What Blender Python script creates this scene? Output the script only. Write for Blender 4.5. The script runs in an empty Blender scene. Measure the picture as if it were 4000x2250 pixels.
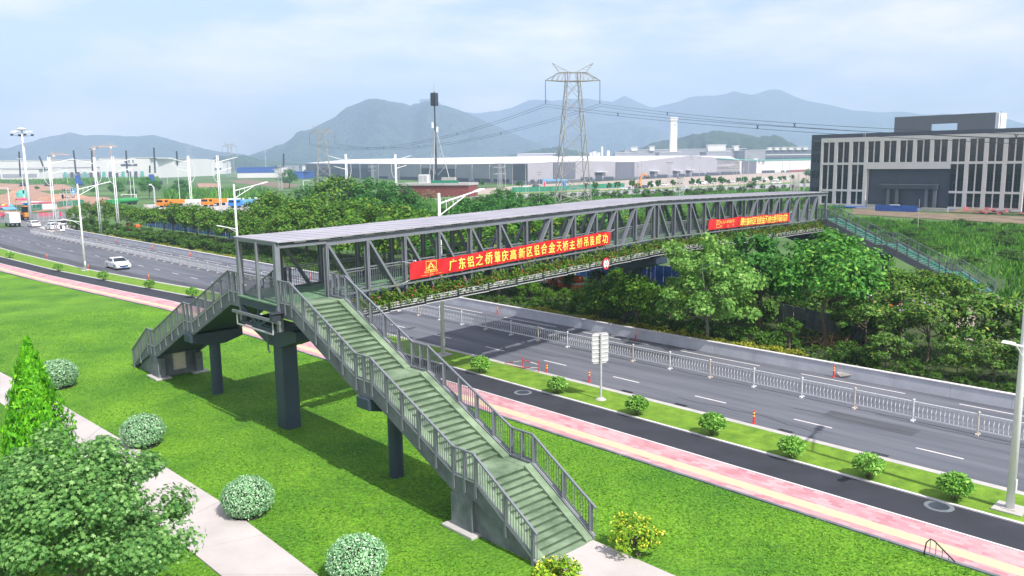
import bpy, math, random
import numpy as np
from mathutils import Matrix, Vector
SC = bpy.context.scene
COL = SC.collection
# ---------------------------------------------------------------- camera
H = 13.0; FPX = 3156.0; PITCH = .1541; ROLL = .0133
FW = np.array([0, math.cos(PITCH), -math.sin(PITCH)])
_dn = np.array([0, -math.sin(PITCH), -math.cos(PITCH)]); _rt = np.array([1., 0, 0])
RT = math.cos(ROLL)*_rt + math.sin(ROLL)*_dn
DN = -math.sin(ROLL)*_rt + math.cos(ROLL)*_dn
cd = bpy.data.cameras.new('camera'); cam = bpy.data.objects.new('camera', cd); COL.objects.link(cam)
cd.lens = FPX/4000*36; cd.sensor_width = 36; cd.clip_start = .5; cd.clip_end = 30000
cam.matrix_world = Matrix(((RT[0], -DN[0], -FW[0], 0), (RT[1], -DN[1], -FW[1], 0), (RT[2], -DN[2], -FW[2], H), (0, 0, 0, 1)))
SC.camera = cam
# ---------------------------------------------------------------- directions of the place (road and bridge)
A = math.radians(43.07)
RD = np.array([-math.sin(A), math.cos(A)]); RN = np.array([math.cos(A), math.sin(A)])
B = math.radians(41.23)
BD = np.array([math.sin(B), math.cos(B)]); BV = np.array([math.cos(B), -math.sin(B)])
BC = np.array([-8.9552, 38.76488])
# ---------------------------------------------------------------- sun, sky, exposure
SUNV = np.array([-RD[0]*.84 - RN[0]*.06, -RD[1]*.84 - RN[1]*.06, 1.0]); SUNV /= np.linalg.norm(SUNV)
sl = bpy.data.lights.new('sun', 'SUN'); sl.energy = 4.6; sl.angle = math.radians(.55); sl.color = (1, .95, .87)
so = bpy.data.objects.new('sun', sl); COL.objects.link(so)
so.rotation_euler = Vector(SUNV).to_track_quat('Z', 'Y').to_euler()
W = bpy.data.worlds.new('World'); SC.world = W; W.use_nodes = True
nt = W.node_tree; bg = nt.nodes['Background']
sky = nt.nodes.new('ShaderNodeTexSky'); sky.sky_type = 'NISHITA'; sky.sun_disc = False
sky.sun_elevation = math.asin(SUNV[2]); sky.sun_rotation = math.atan2(SUNV[0], SUNV[1])
sky.air_density = 1.3; sky.dust_density = 2.0; sky.ozone_density = 1.2
tc = nt.nodes.new('ShaderNodeTexCoord'); mp = nt.nodes.new('ShaderNodeMapping')
mp.inputs['Scale'].default_value = (1.0, 1.0, 3.4); mp.inputs['Location'].default_value = (3.2, 1.7, .35)
nz = nt.nodes.new('ShaderNodeTexNoise'); nz.inputs['Scale'].default_value = 3.0; nz.inputs['Detail'].default_value = 9; nz.inputs['Roughness'].default_value = .55
cr = nt.nodes.new('ShaderNodeValToRGB'); cr.color_ramp.elements[0].position = .46; cr.color_ramp.elements[1].position = .70
cr.color_ramp.elements[0].color = (.10, .10, .10, 1); cr.color_ramp.elements[1].color = (.95, .95, .95, 1)
mx = nt.nodes.new('ShaderNodeMixRGB'); mx.inputs['Color2'].default_value = (9.6, 8.1, 7.5, 1)   # thin cloud veil over the physical sky
nt.links.new(tc.outputs['Generated'], mp.inputs['Vector']); nt.links.new(mp.outputs[0], nz.inputs['Vector'])
nt.links.new(nz.outputs['Fac'], cr.inputs[0]); nt.links.new(cr.outputs[0], mx.inputs['Fac'])
nt.links.new(sky.outputs[0], mx.inputs['Color1']); nt.links.new(mx.outputs[0], bg.inputs['Color'])
bg.inputs['Strength'].default_value = .125
vs = SC.view_settings; vs.view_transform = 'Standard'; vs.look = 'None'; vs.gamma = 1; vs.use_curve_mapping = False; vs.exposure = .5
cy = SC.cycles; cy.use_denoising = True; cy.max_bounces = 6; cy.diffuse_bounces = 3; cy.glossy_bounces = 2; cy.transmission_bounces = 3
cy.volume_bounces = 1; cy.sample_clamp_indirect = 6; cy.transparent_max_bounces = 6
# ---------------------------------------------------------------- helpers
def ray(x, y): return FW*FPX + RT*(x-2000) + DN*(y-1125)
def at(x, y, z=0.):
    r = ray(x, y); return np.array([0, 0, H]) + r*((z-H)/r[2])
def atY(x, y, Y):
    r = ray(x, y); return np.array([0, 0, H]) + r*(Y/r[1])
def proj(p):
    v = np.array(p, float)-[0, 0, H]; return 2000+FPX*(v@RT)/(v@FW), 1125+FPX*(v@DN)/(v@FW)
def topz(p, yt):
    """height of a point above ground spot p that appears at picture row yt"""
    lo, hi = -5., H+p[1]*2.5
    for _ in range(50):
        m = (lo+hi)/2
        if proj((p[0], p[1], m))[1] > yt: lo = m
        else: hi = m
    return lo
def ST(s, t, z=0.): q = RD*s + RN*t; return np.array([q[0], q[1], z])
def st(p): return float(p[0]*RD[0]+p[1]*RD[1]), float(p[0]*RN[0]+p[1]*RN[1])
def onrow(px, t, z=0.):
    """spot on the line parallel to the road at offset t that shows in picture column px"""
    lo, hi = -20., 900.
    for _ in range(60):
        m = (lo+hi)/2
        if proj(ST(m, t, z))[0] > px: lo = m
        else: hi = m
    return ST(lo, t, z)
def UV(u, v, z): q = BC + BD*u + BV*v; return np.array([q[0], q[1], z])
def zb(u): return 6.68 + (0 if u < 0 else .016*u if u < 29.9 else .4784-.018*(u-29.9))
ROT_ROAD = math.atan2(RD[1], RD[0]); ROT_BR = math.atan2(BD[1], BD[0])
def norm(v): v = np.array(v, float); return v/(np.linalg.norm(v)+1e-12)

class MB:
    def __init__(s): s.v = []; s.f = []
    def add(s, vs, fs):
        n = len(s.v); s.v += [tuple(map(float, p)) for p in vs]; s.f += [tuple(i+n for i in f) for f in fs]; return s
    def hexa(s, p):   # p: 4 bottom + 4 top corners
        return s.add(p, [(3, 2, 1, 0), (4, 5, 6, 7), (0, 1, 5, 4), (1, 2, 6, 5), (2, 3, 7, 6), (3, 0, 4, 7)])
    def box(s, c, size, ax=(1, 0), z0=None):
        x = np.array([ax[0], ax[1], 0.]); x /= np.linalg.norm(x); y = np.array([-x[1], x[0], 0]); z = np.array([0, 0, 1.])
        c = np.array(c, float); a, b, h = size[0]/2, size[1]/2, size[2]/2
        q = [(-a, -b), (a, -b), (a, b), (-a, b)]
        return s.hexa([c+x*i+y*j-z*h for i, j in q]+[c+x*i+y*j+z*h for i, j in q])
    def bar(s, p, q, w, h, up=(0, 0, 1)):
        p = np.array(p, float); q = np.array(q, float); d = norm(q-p)
        sd = np.cross(d, up)
        if np.linalg.norm(sd) < 1e-3: sd = np.cross(d, (1, 0, 0))
        sd = norm(sd); u = np.cross(sd, d)
        k = [(-1, -1), (1, -1), (1, 1), (-1, 1)]
        return s.hexa([p+sd*i*w/2+u*j*h/2 for i, j in k]+[q+sd*i*w/2+u*j*h/2 for i, j in k])
    def tube(s, pts, rad, n=6, cap=True):
        pts = [np.array(p, float) for p in pts]; m = len(pts)
        rad = [rad]*m if np.isscalar(rad) else rad
        vs = []; ref = None
        for i, p in enumerate(pts):
            d = norm(pts[min(i+1, m-1)]-pts[max(i-1, 0)])
            a = np.cross(d, (0, 0, 1) if abs(d[2]) < .9 else (1, 0, 0)); a = norm(a)
            if ref is not None:
                a = norm(ref-d*(ref@d))
            ref = a; b = np.cross(d, a)
            vs += [p+rad[i]*(a*math.cos(2*math.pi*k/n)+b*math.sin(2*math.pi*k/n)) for k in range(n)]
        fs = [(i*n+k, i*n+(k+1) % n, (i+1)*n+(k+1) % n, (i+1)*n+k) for i in range(m-1) for k in range(n)]
        if cap: fs += [tuple(range(n-1, -1, -1)), tuple((m-1)*n+k for k in range(n))]
        return s.add(vs, fs)
    def lathe(s, c, prof, n=16):
        c = np.array(c, float); vs = []
        for r, z in prof: vs += [c+np.array([r*math.cos(2*math.pi*k/n), r*math.sin(2*math.pi*k/n), z]) for k in range(n)]
        m = len(prof)
        fs = [(i*n+k, i*n+(k+1) % n, (i+1)*n+(k+1) % n, (i+1)*n+k) for i in range(m-1) for k in range(n)]
        return s.add(vs, fs+[tuple(range(n-1, -1, -1)), tuple((m-1)*n+k for k in range(n))])
    def poly(s, pts): return s.add(pts, [tuple(range(len(pts)))])
    def prism(s, prof, p0, ax, ay, az, w):
        """profile [(x,y)] in the ax/ay plane at p0, thickness w along az (centred)"""
        ax, ay, az, p0 = map(lambda q: np.array(q, float), (ax, ay, az, p0)); n = len(prof)
        vs = [p0+ax*x+ay*y-az*w/2 for x, y in prof]+[p0+ax*x+ay*y+az*w/2 for x, y in prof]
        return s.add(vs, [tuple(range(n-1, -1, -1)), tuple(range(n, 2*n))]+[(i, (i+1) % n, n+(i+1) % n, n+i) for i in range(n)])
    def build(s, name, m, parent=None, smooth=False, bevel=0):
        me = bpy.data.meshes.new(name); me.from_pydata(s.v, [], s.f); me.update()
        return link(name, me, m, parent, smooth, bevel)
def link(name, me, m, parent=None, smooth=False, bevel=0):
    if m is not None and not me.materials: me.materials.append(m)
    o = bpy.data.objects.new(name, me); COL.objects.link(o)
    if smooth: me.polygons.foreach_set('use_smooth', [True]*len(me.polygons))
    if bevel:
        b = o.modifiers.new('edge', 'BEVEL'); b.width = bevel; b.segments = 1; b.limit_method = 'ANGLE'
    if parent is not None: adopt(o, parent)
    return o
def wm(o): return (wm(o.parent) @ o.matrix_parent_inverse if o.parent else Matrix()) @ o.matrix_basis
def adopt(o, p): o.parent = p; o.matrix_parent_inverse = wm(p).inverted()
def tag(o, label, cat, group=None):
    o['label'] = label; o['category'] = cat
    if group: o['group'] = group
    return o
def thing(name, label, cat, loc=(0, 0, 0), rz=0, group=None, sc=1):
    o = bpy.data.objects.new(name, None); COL.objects.link(o); o.empty_display_size = .2
    o.location = loc; o.rotation_euler = (0, 0, rz); o.scale = (sc,)*3 if np.isscalar(sc) else sc
    return tag(o, label, cat, group)
def struct(o): o['kind'] = 'structure'; return o
def stuff(o): o['kind'] = 'stuff'; return o
def dup(src, loc, rz=0, sc=1, label=None, group=None):
    def cp(o, p):
        c = o.copy(); COL.objects.link(c); c.parent = p
        for ch in [q for q in o.children]: cp(ch, c)
        return c
    r = cp(src, None); r.location = loc; r.rotation_euler = (0, 0, rz); r.scale = (sc,)*3 if np.isscalar(sc) else sc
    if label: r['label'] = label
    if group: r['group'] = group
    return r
class Kind:
    """first placement moves the prototype itself, later ones copy it"""
    def __init__(s, proto): s.o = proto; s.used = False
    def put(s, loc, rz=0, sc=1, label=None, group=None):
        if not s.used:
            s.used = True; o = s.o; o.location = loc; o.rotation_euler = (0, 0, rz); o.scale = (sc,)*3 if np.isscalar(sc) else sc
            if label: o['label'] = label
            if group: o['group'] = group
            return o
        return dup(s.o, loc, rz, sc, label, group)
# ---------------------------------------------------------------- materials
def mat(name, c, rough=.6, metal=0., var=.12, scale=3., bump=0., bscale=40., c2=None, spec=.4, stretch=None, rz=0., dist=.02):
    m = bpy.data.materials.new(name); m.use_nodes = True; t = m.node_tree; b = t.nodes['Principled BSDF']
    b.inputs['Roughness'].default_value = rough; b.inputs['Metallic'].default_value = metal; b.inputs['Specular IOR Level'].default_value = spec
    g = t.nodes.new('ShaderNodeNewGeometry'); mp = t.nodes.new('ShaderNodeMapping'); mp.vector_type = 'TEXTURE'; mp.inputs['Rotation'].default_value = (0, 0, rz)
    if stretch: mp.inputs['Scale'].default_value = stretch
    t.links.new(g.outputs['Position'], mp.inputs['Vector'])
    n = t.nodes.new('ShaderNodeTexNoise'); n.inputs['Scale'].default_value = scale; n.inputs['Detail'].default_value = 6; n.inputs['Roughness'].default_value = .62
    t.links.new(mp.outputs[0], n.inputs['Vector'])
    r = t.nodes.new('ShaderNodeValToRGB'); r.color_ramp.elements[0].position = .3; r.color_ramp.elements[1].position = .7
    lo = [x*(1-var) for x in c]; hi = list(c2) if c2 else [min(1, x*(1+var)) for x in c]
    r.color_ramp.elements[0].color = (*lo, 1); r.color_ramp.elements[1].color = (*hi, 1)
    t.links.new(n.outputs['Fac'], r.inputs[0]); t.links.new(r.outputs[0], b.inputs['Base Color'])
    if bump:
        n2 = t.nodes.new('ShaderNodeTexNoise'); n2.inputs['Scale'].default_value = bscale; n2.inputs['Detail'].default_value = 4
        t.links.new(g.outputs['Position'], n2.inputs['Vector'])
        bp = t.nodes.new('ShaderNodeBump'); bp.inputs['Strength'].default_value = bump; bp.inputs['Distance'].default_value = dist
        t.links.new(n2.outputs['Fac'], bp.inputs['Height']); t.links.new(bp.outputs[0], b.inputs['Normal'])
    m['ramp'] = r.name
    return m
def leafmat(name, c1, c2, trans=.3, c3=None, rough=.55):
    m = bpy.data.materials.new(name); m.use_nodes = True; t = m.node_tree; t.nodes.clear()
    out = t.nodes.new('ShaderNodeOutputMaterial'); g = t.nodes.new('ShaderNodeNewGeometry'); oi = t.nodes.new('ShaderNodeObjectInfo')
    r = t.nodes.new('ShaderNodeValToRGB'); r.color_ramp.elements[0].color = (*c1, 1); r.color_ramp.elements[1].color = (*c2, 1)
    if c3: e = r.color_ramp.elements.new(.86); e.color = (*c2, 1); r.color_ramp.elements[-1].color = (*c3, 1)
    t.links.new(g.outputs['Random Per Island'], r.inputs[0])
    hv = t.nodes.new('ShaderNodeHueSaturation'); mr = t.nodes.new('ShaderNodeMapRange'); mr.inputs['To Min'].default_value = .88; mr.inputs['To Max'].default_value = 1.14
    t.links.new(oi.outputs['Random'], mr.inputs[0]); t.links.new(mr.outputs[0], hv.inputs['Value']); t.links.new(r.outputs[0], hv.inputs['Color'])
    p = t.nodes.new('ShaderNodeBsdfPrincipled'); p.inputs['Roughness'].default_value = rough; p.inputs['Specular IOR Level'].default_value = .25
    tr = t.nodes.new('ShaderNodeBsdfTranslucent'); mx = t.nodes.new('ShaderNodeMixShader'); mx.inputs[0].default_value = trans
    t.links.new(hv.outputs[0], p.inputs['Base Color']); t.links.new(hv.outputs[0], tr.inputs['Color'])
    t.links.new(p.outputs[0], mx.inputs[1]); t.links.new(tr.outputs[0], mx.inputs[2]); t.links.new(mx.outputs[0], out.inputs[0])
    return m
M_ = {}
def dm(k, *a, **kw): M_[k] = mat(k, *a, **kw)
dm('grey_metal', (.185, .20, .24), rough=.45, metal=.1, var=.10, scale=1.2)
dm('roof_metal', (.33, .325, .385), rough=.6, metal=.0, var=.08, scale=.35, c2=(.40, .395, .45))
dm('dark_metal', (.045, .055, .075), rough=.5, metal=.2)
dm('navy_paint', (.035, .055, .085), rough=.55, var=.15, scale=.6, bump=.1)
dm('concrete_grey', (.13, .155, .185), rough=.8, var=.35, scale=1.1, bump=.3, c2=(.20, .225, .25))
dm('concrete_light', (.42, .41, .40), rough=.85, var=.14, scale=1.2, bump=.2)
dm('deck_green', (.08, .21, .11), rough=.75, var=.25, scale=1.5, bump=.15, c2=(.17, .29, .18))
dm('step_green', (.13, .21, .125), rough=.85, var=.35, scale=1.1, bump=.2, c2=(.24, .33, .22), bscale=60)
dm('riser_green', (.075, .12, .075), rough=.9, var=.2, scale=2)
dm('teal_step', (.06, .24, .19), rough=.7, var=.2)
dm('white_paint', (.72, .74, .78), rough=.4, var=.05)
dm('cream_paint', (.62, .55, .47), rough=.5, var=.1)
dm('galvanised', (.46, .47, .50), rough=.5, metal=.1, var=.1)
dm('rust_steel', (.35, .34, .33), rough=.6, metal=.2, var=.25, scale=.4)
dm('sign_red', (.62, .03, .03), rough=.45, var=.05)
dm('banner_red', (.56, .016, .022), rough=.6, var=.10, scale=1.6)
dm('yellow_ink', (.85, .66, .12), rough=.6, var=.03)
dm('black', (.012, .013, .016), rough=.5)
dm('rubber', (.02, .02, .02), rough=.9)
dm('glass_dark', (.012, .017, .026), rough=.08, spec=.7, var=.3, scale=.4)
dm('kerb_white', (.62, .60, .62), rough=.8, var=.12)
dm('wall_white', (.45, .47, .53), rough=.8, var=.14, scale=.8, bump=.15)
dm('yellow_strip', (.56, .45, .31), rough=.85, var=.08, bump=.2)
dm('asphalt_dark', (.030, .033, .045), rough=.9, var=.25, scale=.5, bump=.3, bscale=60)
dm('path_concrete', (.45, .415, .415), rough=.9, var=.13, scale=.45, bump=.15, bscale=30)
dm('dirt_red', (.36, .19, .12), rough=.95, var=.25, scale=.15, bump=.4, bscale=.8, c2=(.48, .30, .22), dist=.3)
dm('dirt_brown', (.16, .12, .08), rough=.95, var=.3, scale=.3, bump=.4, bscale=1.5, c2=(.26, .2, .14), dist=.2)
dm('sand_ground', (.40, .33, .28), rough=.95, var=.15, scale=.2)
dm('bark', (.13, .105, .08), rough=.95, var=.35, scale=6, bump=.5, bscale=18)
dm('bark_grey', (.20, .19, .17), rough=.95, var=.4, scale=5, bump=.6, bscale=16)
dm('facade_grey', (.66, .62, .64), rough=.75, var=.05, scale=.7)
dm('facade_dark', (.065, .075, .105), rough=.6, var=.12, scale=.5)
dm('penthouse_grey', (.15, .165, .185), rough=.7, var=.1)
dm('shed_wall', (.33, .33, .38), rough=.6, var=.08, scale=.08)
dm('shed_wall_dark', (.13, .14, .18), rough=.6, var=.12, scale=.1)
dm('shed_roof', (.70, .69, .72), rough=.55, var=.05, scale=.05)
dm('factory_white', (.70, .68, .68), rough=.6, var=.05, scale=.05)
dm('teal_trim', (.10, .42, .36), rough=.6)
dm('brick_red', (.20, .055, .045), rough=.9, var=.4, scale=2.2, bump=.3)
dm('blue_sheet', (.03, .10, .38), rough=.5, var=.25, scale=1.2)
dm('blue_bright', (.05, .22, .62), rough=.5)
dm('sky_blue', (.14, .36, .62), rough=.5)
dm('orange', (.72, .24, .02), rough=.5, var=.1)
dm('orange_deep', (.62, .12, .03), rough=.5, var=.15)
dm('truck_green', (.03, .30, .09), rough=.5)
dm('mesh_green', (.02, .22, .13), rough=.8, var=.2)
dm('pink_red', (.62, .06, .14), rough=.6)
dm('crane_tan', (.55, .34, .20), rough=.6)
dm('stone', (.38, .35, .33), rough=.95, var=.3, scale=2, bump=.6, bscale=5, dist=.1)
dm('red_debris', (.32, .07, .09), rough=.8, var=.4, scale=2)
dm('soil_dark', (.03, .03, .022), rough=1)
L_ = {}
L_['row'] = leafmat('leaves_olive', (.038, .12, .012), (.13, .29, .024), .3, (.30, .34, .04))
L_['dark'] = leafmat('leaves_dark', (.022, .115, .020), (.085, .27, .035), .25)
L_['lush'] = leafmat('leaves_lush', (.035, .16, .025), (.13, .38, .045), .3, (.28, .48, .08))
L_['bush'] = leafmat('leaves_bush', (.026, .085, .010), (.10, .22, .02), .25)
L_['maple'] = leafmat('leaves_maple', (.055, .19, .045), (.23, .47, .125), .38, (.42, .66, .27))
L_['maple2'] = leafmat('leaves_maple_fresh', (.09, .28, .04), (.30, .56, .12), .38, (.55, .76, .22))
L_['conifer'] = leafmat('leaves_conifer', (.04, .22, .006), (.16, .50, .014), .3, (.30, .66, .03))
L_['ball'] = leafmat('leaves_ball', (.10, .30, .12), (.42, .68, .40), .2, (.90, 1, .84))
L_['verge'] = leafmat('leaves_verge', (.08, .28, .03), (.28, .55, .09), .35, (.60, .80, .28))
L_['flowerbush'] = leafmat('leaves_flowerbush', (.12, .28, .015), (.30, .50, .03), .3)
L_['petal'] = leafmat('petals_yellow', (.9, .70, .03), (1, .9, .2), .2)
L_['vine'] = leafmat('leaves_vine', (.04, .12, .012), (.14, .27, .03), .3, (.32, .20, .05))
L_['bloom'] = leafmat('petals_red', (.45, .03, .06), (.62, .09, .16), .2)
L_['hedge'] = leafmat('leaves_hedge', (.16, .22, .02), (.46, .46, .05), .3)
L_['crape'] = leafmat('leaves_crape', (.042, .14, .02), (.15, .30, .04), .25, (.44, .44, .09))
L_['mauve'] = leafmat('petals_mauve', (.30, .16, .42), (.48, .30, .60), .2)
L_['grass'] = leafmat('grass_blades', (.072, .25, .010), (.132, .37, .018), .25, (.21, .42, .025), .7)
L_['meadow'] = leafmat('meadow_blades', (.025, .11, .012), (.11, .30, .02), .3, (.26, .42, .05), .7)
L_['straw'] = leafmat('dry_twigs', (.22, .12, .06), (.42, .26, .15), .15)

# the turf leaves take up the same broad yellow and deep green drifts as the lawn below
t_ = L_['grass'].node_tree; hv_ = [n for n in t_.nodes if n.type == 'HUE_SAT'][0]; g_ = [n for n in t_.nodes if n.type == 'NEW_GEOMETRY'][0]
n_ = t_.nodes.new('ShaderNodeTexNoise'); n_.inputs['Scale'].default_value = .16; n_.inputs['Detail'].default_value = 4; t_.links.new(g_.outputs['Position'], n_.inputs[0])
q_ = t_.nodes.new('ShaderNodeValToRGB'); q_.color_ramp.elements[0].position = .36; q_.color_ramp.elements[1].position = .66; q_.color_ramp.elements[0].color = (.62, .74, .5, 1); q_.color_ramp.elements[1].color = (1.35, 1.12, 1.2, 1); t_.links.new(n_.outputs[0], q_.inputs[0])
m_ = t_.nodes.new('ShaderNodeMixRGB'); m_.blend_type = 'MULTIPLY'; m_.inputs[0].default_value = 1
src_ = hv_.inputs['Color'].links[0].from_socket; t_.links.new(src_, m_.inputs[1]); t_.links.new(q_.outputs[0], m_.inputs[2]); t_.links.new(m_.outputs[0], hv_.inputs['Color'])
# ================================================================ SETTING
rng = np.random.default_rng(7)
def tab(*p): xs = [q[0] for q in p]; ys = [q[1] for q in p]; return lambda s: float(np.interp(s, xs, ys))
T_lawn = tab((50, 27.15), (75, 26.9), (90, 25.3), (106, 23.6), (121, 22.5), (220, 17))
T_pink = tab((70, 29.5), (79, 29.2), (90, 27.9), (110, 25.9), (131, 24.5), (220, 20))
T_path = tab((70, 31.85), (81, 31.6), (99, 29.5), (117, 27.7), (141, 26.5), (220, 23))
T_verge = tab((70, 34.95), (85, 34.3), (92, 33.3), (104, 32.1), (114, 31.0), (145, 29.8), (230, 29))
def strip(name, f0, f1, z, m, s0=-14, s1=215, step=5, thick=0, z1=None):
    b = MB(); f0 = f0 if callable(f0) else (lambda s, k=f0: k); f1 = f1 if callable(f1) else (lambda s, k=f1: k)
    ss = np.arange(s0, s1+.01, step); n = len(ss)
    if thick:
        for i in range(n-1):
            a, c = ss[i], ss[i+1]
            b.hexa([ST(a, f0(a), z), ST(a, f1(a), z), ST(c, f1(c), z), ST(c, f0(c), z)]+[ST(a, f0(a), z+thick), ST(a, f1(a), z+thick), ST(c, f1(c), z+thick), ST(c, f0(c), z+thick)])
    else:
        vs = [ST(s, f(s), z) for s in ss for f in (f0, f1)]
        b.add(vs, [(2*i, 2*i+2, 2*i+3, 2*i+1) for i in range(n-1)])
    return struct(b.build(name, m))
def patch(name, px, z, m, world=False):
    b = MB(); b.poly([(p[0], p[1], z) if world else at(p[0], p[1], z) for p in px]); o = b.build(name, m)
    if o.data.polygons[0].normal.z < 0: o.data.flip_normals()
    return struct(o)
# ground to the horizon
m_ground = mat('field_ground', (.045, .10, .025), rough=.95, var=.35, scale=.02, c2=(.11, .22, .05), bump=.5, bscale=.4, dist=.4)
b = MB(); R_ = 14000; N_ = 28
xs = np.linspace(-R_, R_, N_+1); b.add([(x, y, -.14) for y in xs for x in xs], [(j*(N_+1)+i, j*(N_+1)+i+1, (j+1)*(N_+1)+i+1, (j+1)*(N_+1)+i) for j in range(N_) for i in range(N_)])
struct(b.build('ground', m_ground))
# road
m_road = mat('asphalt_road', (.094, .104, .134), rough=.88, var=.22, scale=1.1, c2=(.15, .158, .19), bump=.25, bscale=45, stretch=(14, 1.1, 1), rz=ROT_ROAD, dist=.01)
strip('road', T_verge, 46.9, -.10, m_road)
strip('paving_patch', lambda s: T_verge(s)+.3, lambda s: T_verge(s)+2.1, -.096, mat('asphalt_patch', (.055, .06, .078), rough=.9, var=.3, scale=1.2, c2=(.10, .105, .125), stretch=(9, 1.2, 1), rz=ROT_ROAD), s0=60, s1=190)
b = MB()
for k in range(32):
    s = 5.3+5.94*k
    t = 37.45 if s < 100 else float(np.interp(s, [100, 127, 147, 168, 200], [37.5, 37.2, 36.5, 35.8, 35]))
    b.hexa([ST(s, t-.06, -.093), ST(s, t+.06, -.093), ST(s+2, t+.06, -.093), ST(s+2, t-.06, -.093)]+[ST(s, t-.06, -.090), ST(s, t+.06, -.090), ST(s+2, t+.06, -.090), ST(s+2, t-.06, -.090)])
struct(b.build('lane_markings', M_['kerb_white']))
strip('edge_marking', lambda s: T_verge(s)+.10, lambda s: T_verge(s)+.26, -.088, M_['kerb_white'])
b = MB()
for s in range(-10, 180, 9):
    b.poly([ST(s, 45.9, -.09), ST(s, 46.02, -.09), ST(s+6.2, 46.02, -.09), ST(s+6.2, 45.9, -.09)])
struct(b.build('edge_marking', M_['kerb_white']))
b = MB(); r_ = np.random.default_rng(77)
for _ in range(16):
    s, t = r_.uniform(8, 110), r_.uniform(35.8, 46); q = [(s, t)]
    for k in range(int(r_.uniform(5, 14))): s += r_.uniform(.3, .9); t += r_.normal()*.12; q.append((s, t))
    for (a, c), (d, e) in zip(q[:-1], q[1:]): b.add([ST(a, c-.02, -.0945), ST(d, e-.02, -.0945), ST(d, e+.022, -.0945), ST(a, c+.022, -.0945)], [(0, 1, 2, 3)])
struct(b.build('road_crack', M_['black']))
for s, t, l, w in ((31, 43.2, 6, 1.6), (14, 38.9, 4.5, 1.2), (58, 40, 8, 1.3), (75, 44, 5, 1.8)): struct(MB().poly([ST(s, t, -.0965), ST(s+l, t, -.0965), ST(s+l, t+w, -.0965), ST(s, t+w, -.0965)][::-1]).build('road_patch', M_['asphalt_dark'] if False else bpy.data.materials['asphalt_patch']))
strip('kerb', lambda s: T_verge(s)-.38, T_verge, -.14, M_['concrete_light'], thick=.17)
m_verge = mat('verge_turf', (.10, .22, .014), rough=.95, var=.2, scale=1.4, c2=(.19, .34, .025), bump=.8, bscale=22, dist=.05)
strip('verge_grass', T_path, lambda s: T_verge(s)-.38, .02, m_verge)
strip('kerb', lambda s: T_path(s)-.14, T_path, -.1, M_['kerb_white'], thick=.15)
strip('cycle_path', T_pink, lambda s: T_path(s)-.14, 0., M_['asphalt_dark'])
strip('kerb', lambda s: T_pink(s)-.1, T_pink, -.1, M_['kerb_white'], thick=.125)
# pink pavers with a brick pattern laid along the road
m_pink = mat('pink_pavers', (.52, .20, .22), rough=.9, var=.1); t_ = m_pink.node_tree; bs = t_.nodes['Principled BSDF']
br = t_.nodes.new('ShaderNodeTexBrick'); br.inputs['Scale'].default_value = 1.0; br.inputs['Brick Width'].default_value = .42; br.inputs['Row Height'].default_value = .21
br.inputs['Mortar Size'].default_value = .012; br.inputs['Color1'].default_value = (.42, .17, .21, 1); br.inputs['Color2'].default_value = (.56, .33, .36, 1); br.inputs['Mortar'].default_value = (.34, .24, .25, 1)
g_ = t_.nodes.new('ShaderNodeNewGeometry'); mp_ = t_.nodes.new('ShaderNodeMapping'); mp_.vector_type = 'TEXTURE'; mp_.inputs['Rotation'].default_value = (0, 0, ROT_ROAD)
t_.links.new(g_.outputs['Position'], mp_.inputs[0]); t_.links.new(mp_.outputs[0], br.inputs[0])
n_ = t_.nodes.new('ShaderNodeTexNoise'); n_.inputs['Scale'].default_value = .55; n_.inputs['Detail'].default_value = 5; t_.links.new(g_.outputs['Position'], n_.inputs[0])
mm = t_.nodes.new('ShaderNodeMixRGB'); mm.inputs['Color2'].default_value = (.68, .50, .49, 1); rr = t_.nodes.new('ShaderNodeMapRange'); rr.inputs[1].default_value = .45; rr.inputs[2].default_value = .75; rr.inputs[4].default_value = .4
t_.links.new(n_.outputs[0], rr.inputs[0]); t_.links.new(rr.outputs[0], mm.inputs['Fac']); t_.links.new(br.outputs[0], mm.inputs['Color1']); t_.links.new(mm.outputs[0], bs.inputs['Base Color'])
strip('pavement', lambda s: T_lawn(s)+.02, lambda s: T_pink(s)-.1, .0, m_pink)
strip('tactile_strip', lambda s: T_lawn(s)+.48, lambda s: T_lawn(s)+1.08, .005, M_['yellow_strip'])
strip('kerb', lambda s: T_lawn(s)-.12, lambda s: T_lawn(s)+.02, -.1, M_['concrete_grey'], thick=.14)
# lawn: gently uneven sheet
m_lawn = mat('lawn_turf', (.060, .23, .010), rough=.95, var=.25, scale=.20, c2=(.17, .37, .016), bump=1., bscale=9, dist=.12)
_r = m_lawn.node_tree; _b = _r.nodes['Principled BSDF']
_n = _r.nodes.new('ShaderNodeTexNoise'); _n.inputs['Scale'].default_value = 7; _n.inputs['Detail'].default_value = 5
_g = [n for n in _r.nodes if n.type == 'NEW_GEOMETRY'][0]; _r.links.new(_g.outputs['Position'], _n.inputs[0])
_m = _r.nodes.new('ShaderNodeMixRGB'); _m.blend_type = 'MULTIPLY'; _m.inputs['Fac'].default_value = .6
_q = _r.nodes.new('ShaderNodeMapRange'); _q.inputs[1].default_value = .35; _q.inputs[2].default_value = .62; _q.inputs[3].default_value = .35; _q.inputs[4].default_value = 1.15
_r.links.new(_n.outputs[0], _q.inputs[0]); _l = _b.inputs['Base Color'].links[0].from_socket
_r.links.new(_l, _m.inputs['Color1']); _r.links.new(_q.outputs[0], _m.inputs['Color2']); _r.links.new(_m.outputs[0], _b.inputs['Base Color'])
def lawn_z(s, t): return -.02+.05*math.sin(s*.31+t*.17)*math.sin(t*.43+.5)*min(1, max(0, (26.5-t)/3))
b = MB(); ss = np.arange(-16, 216, 2.); nt_ = 30
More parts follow.
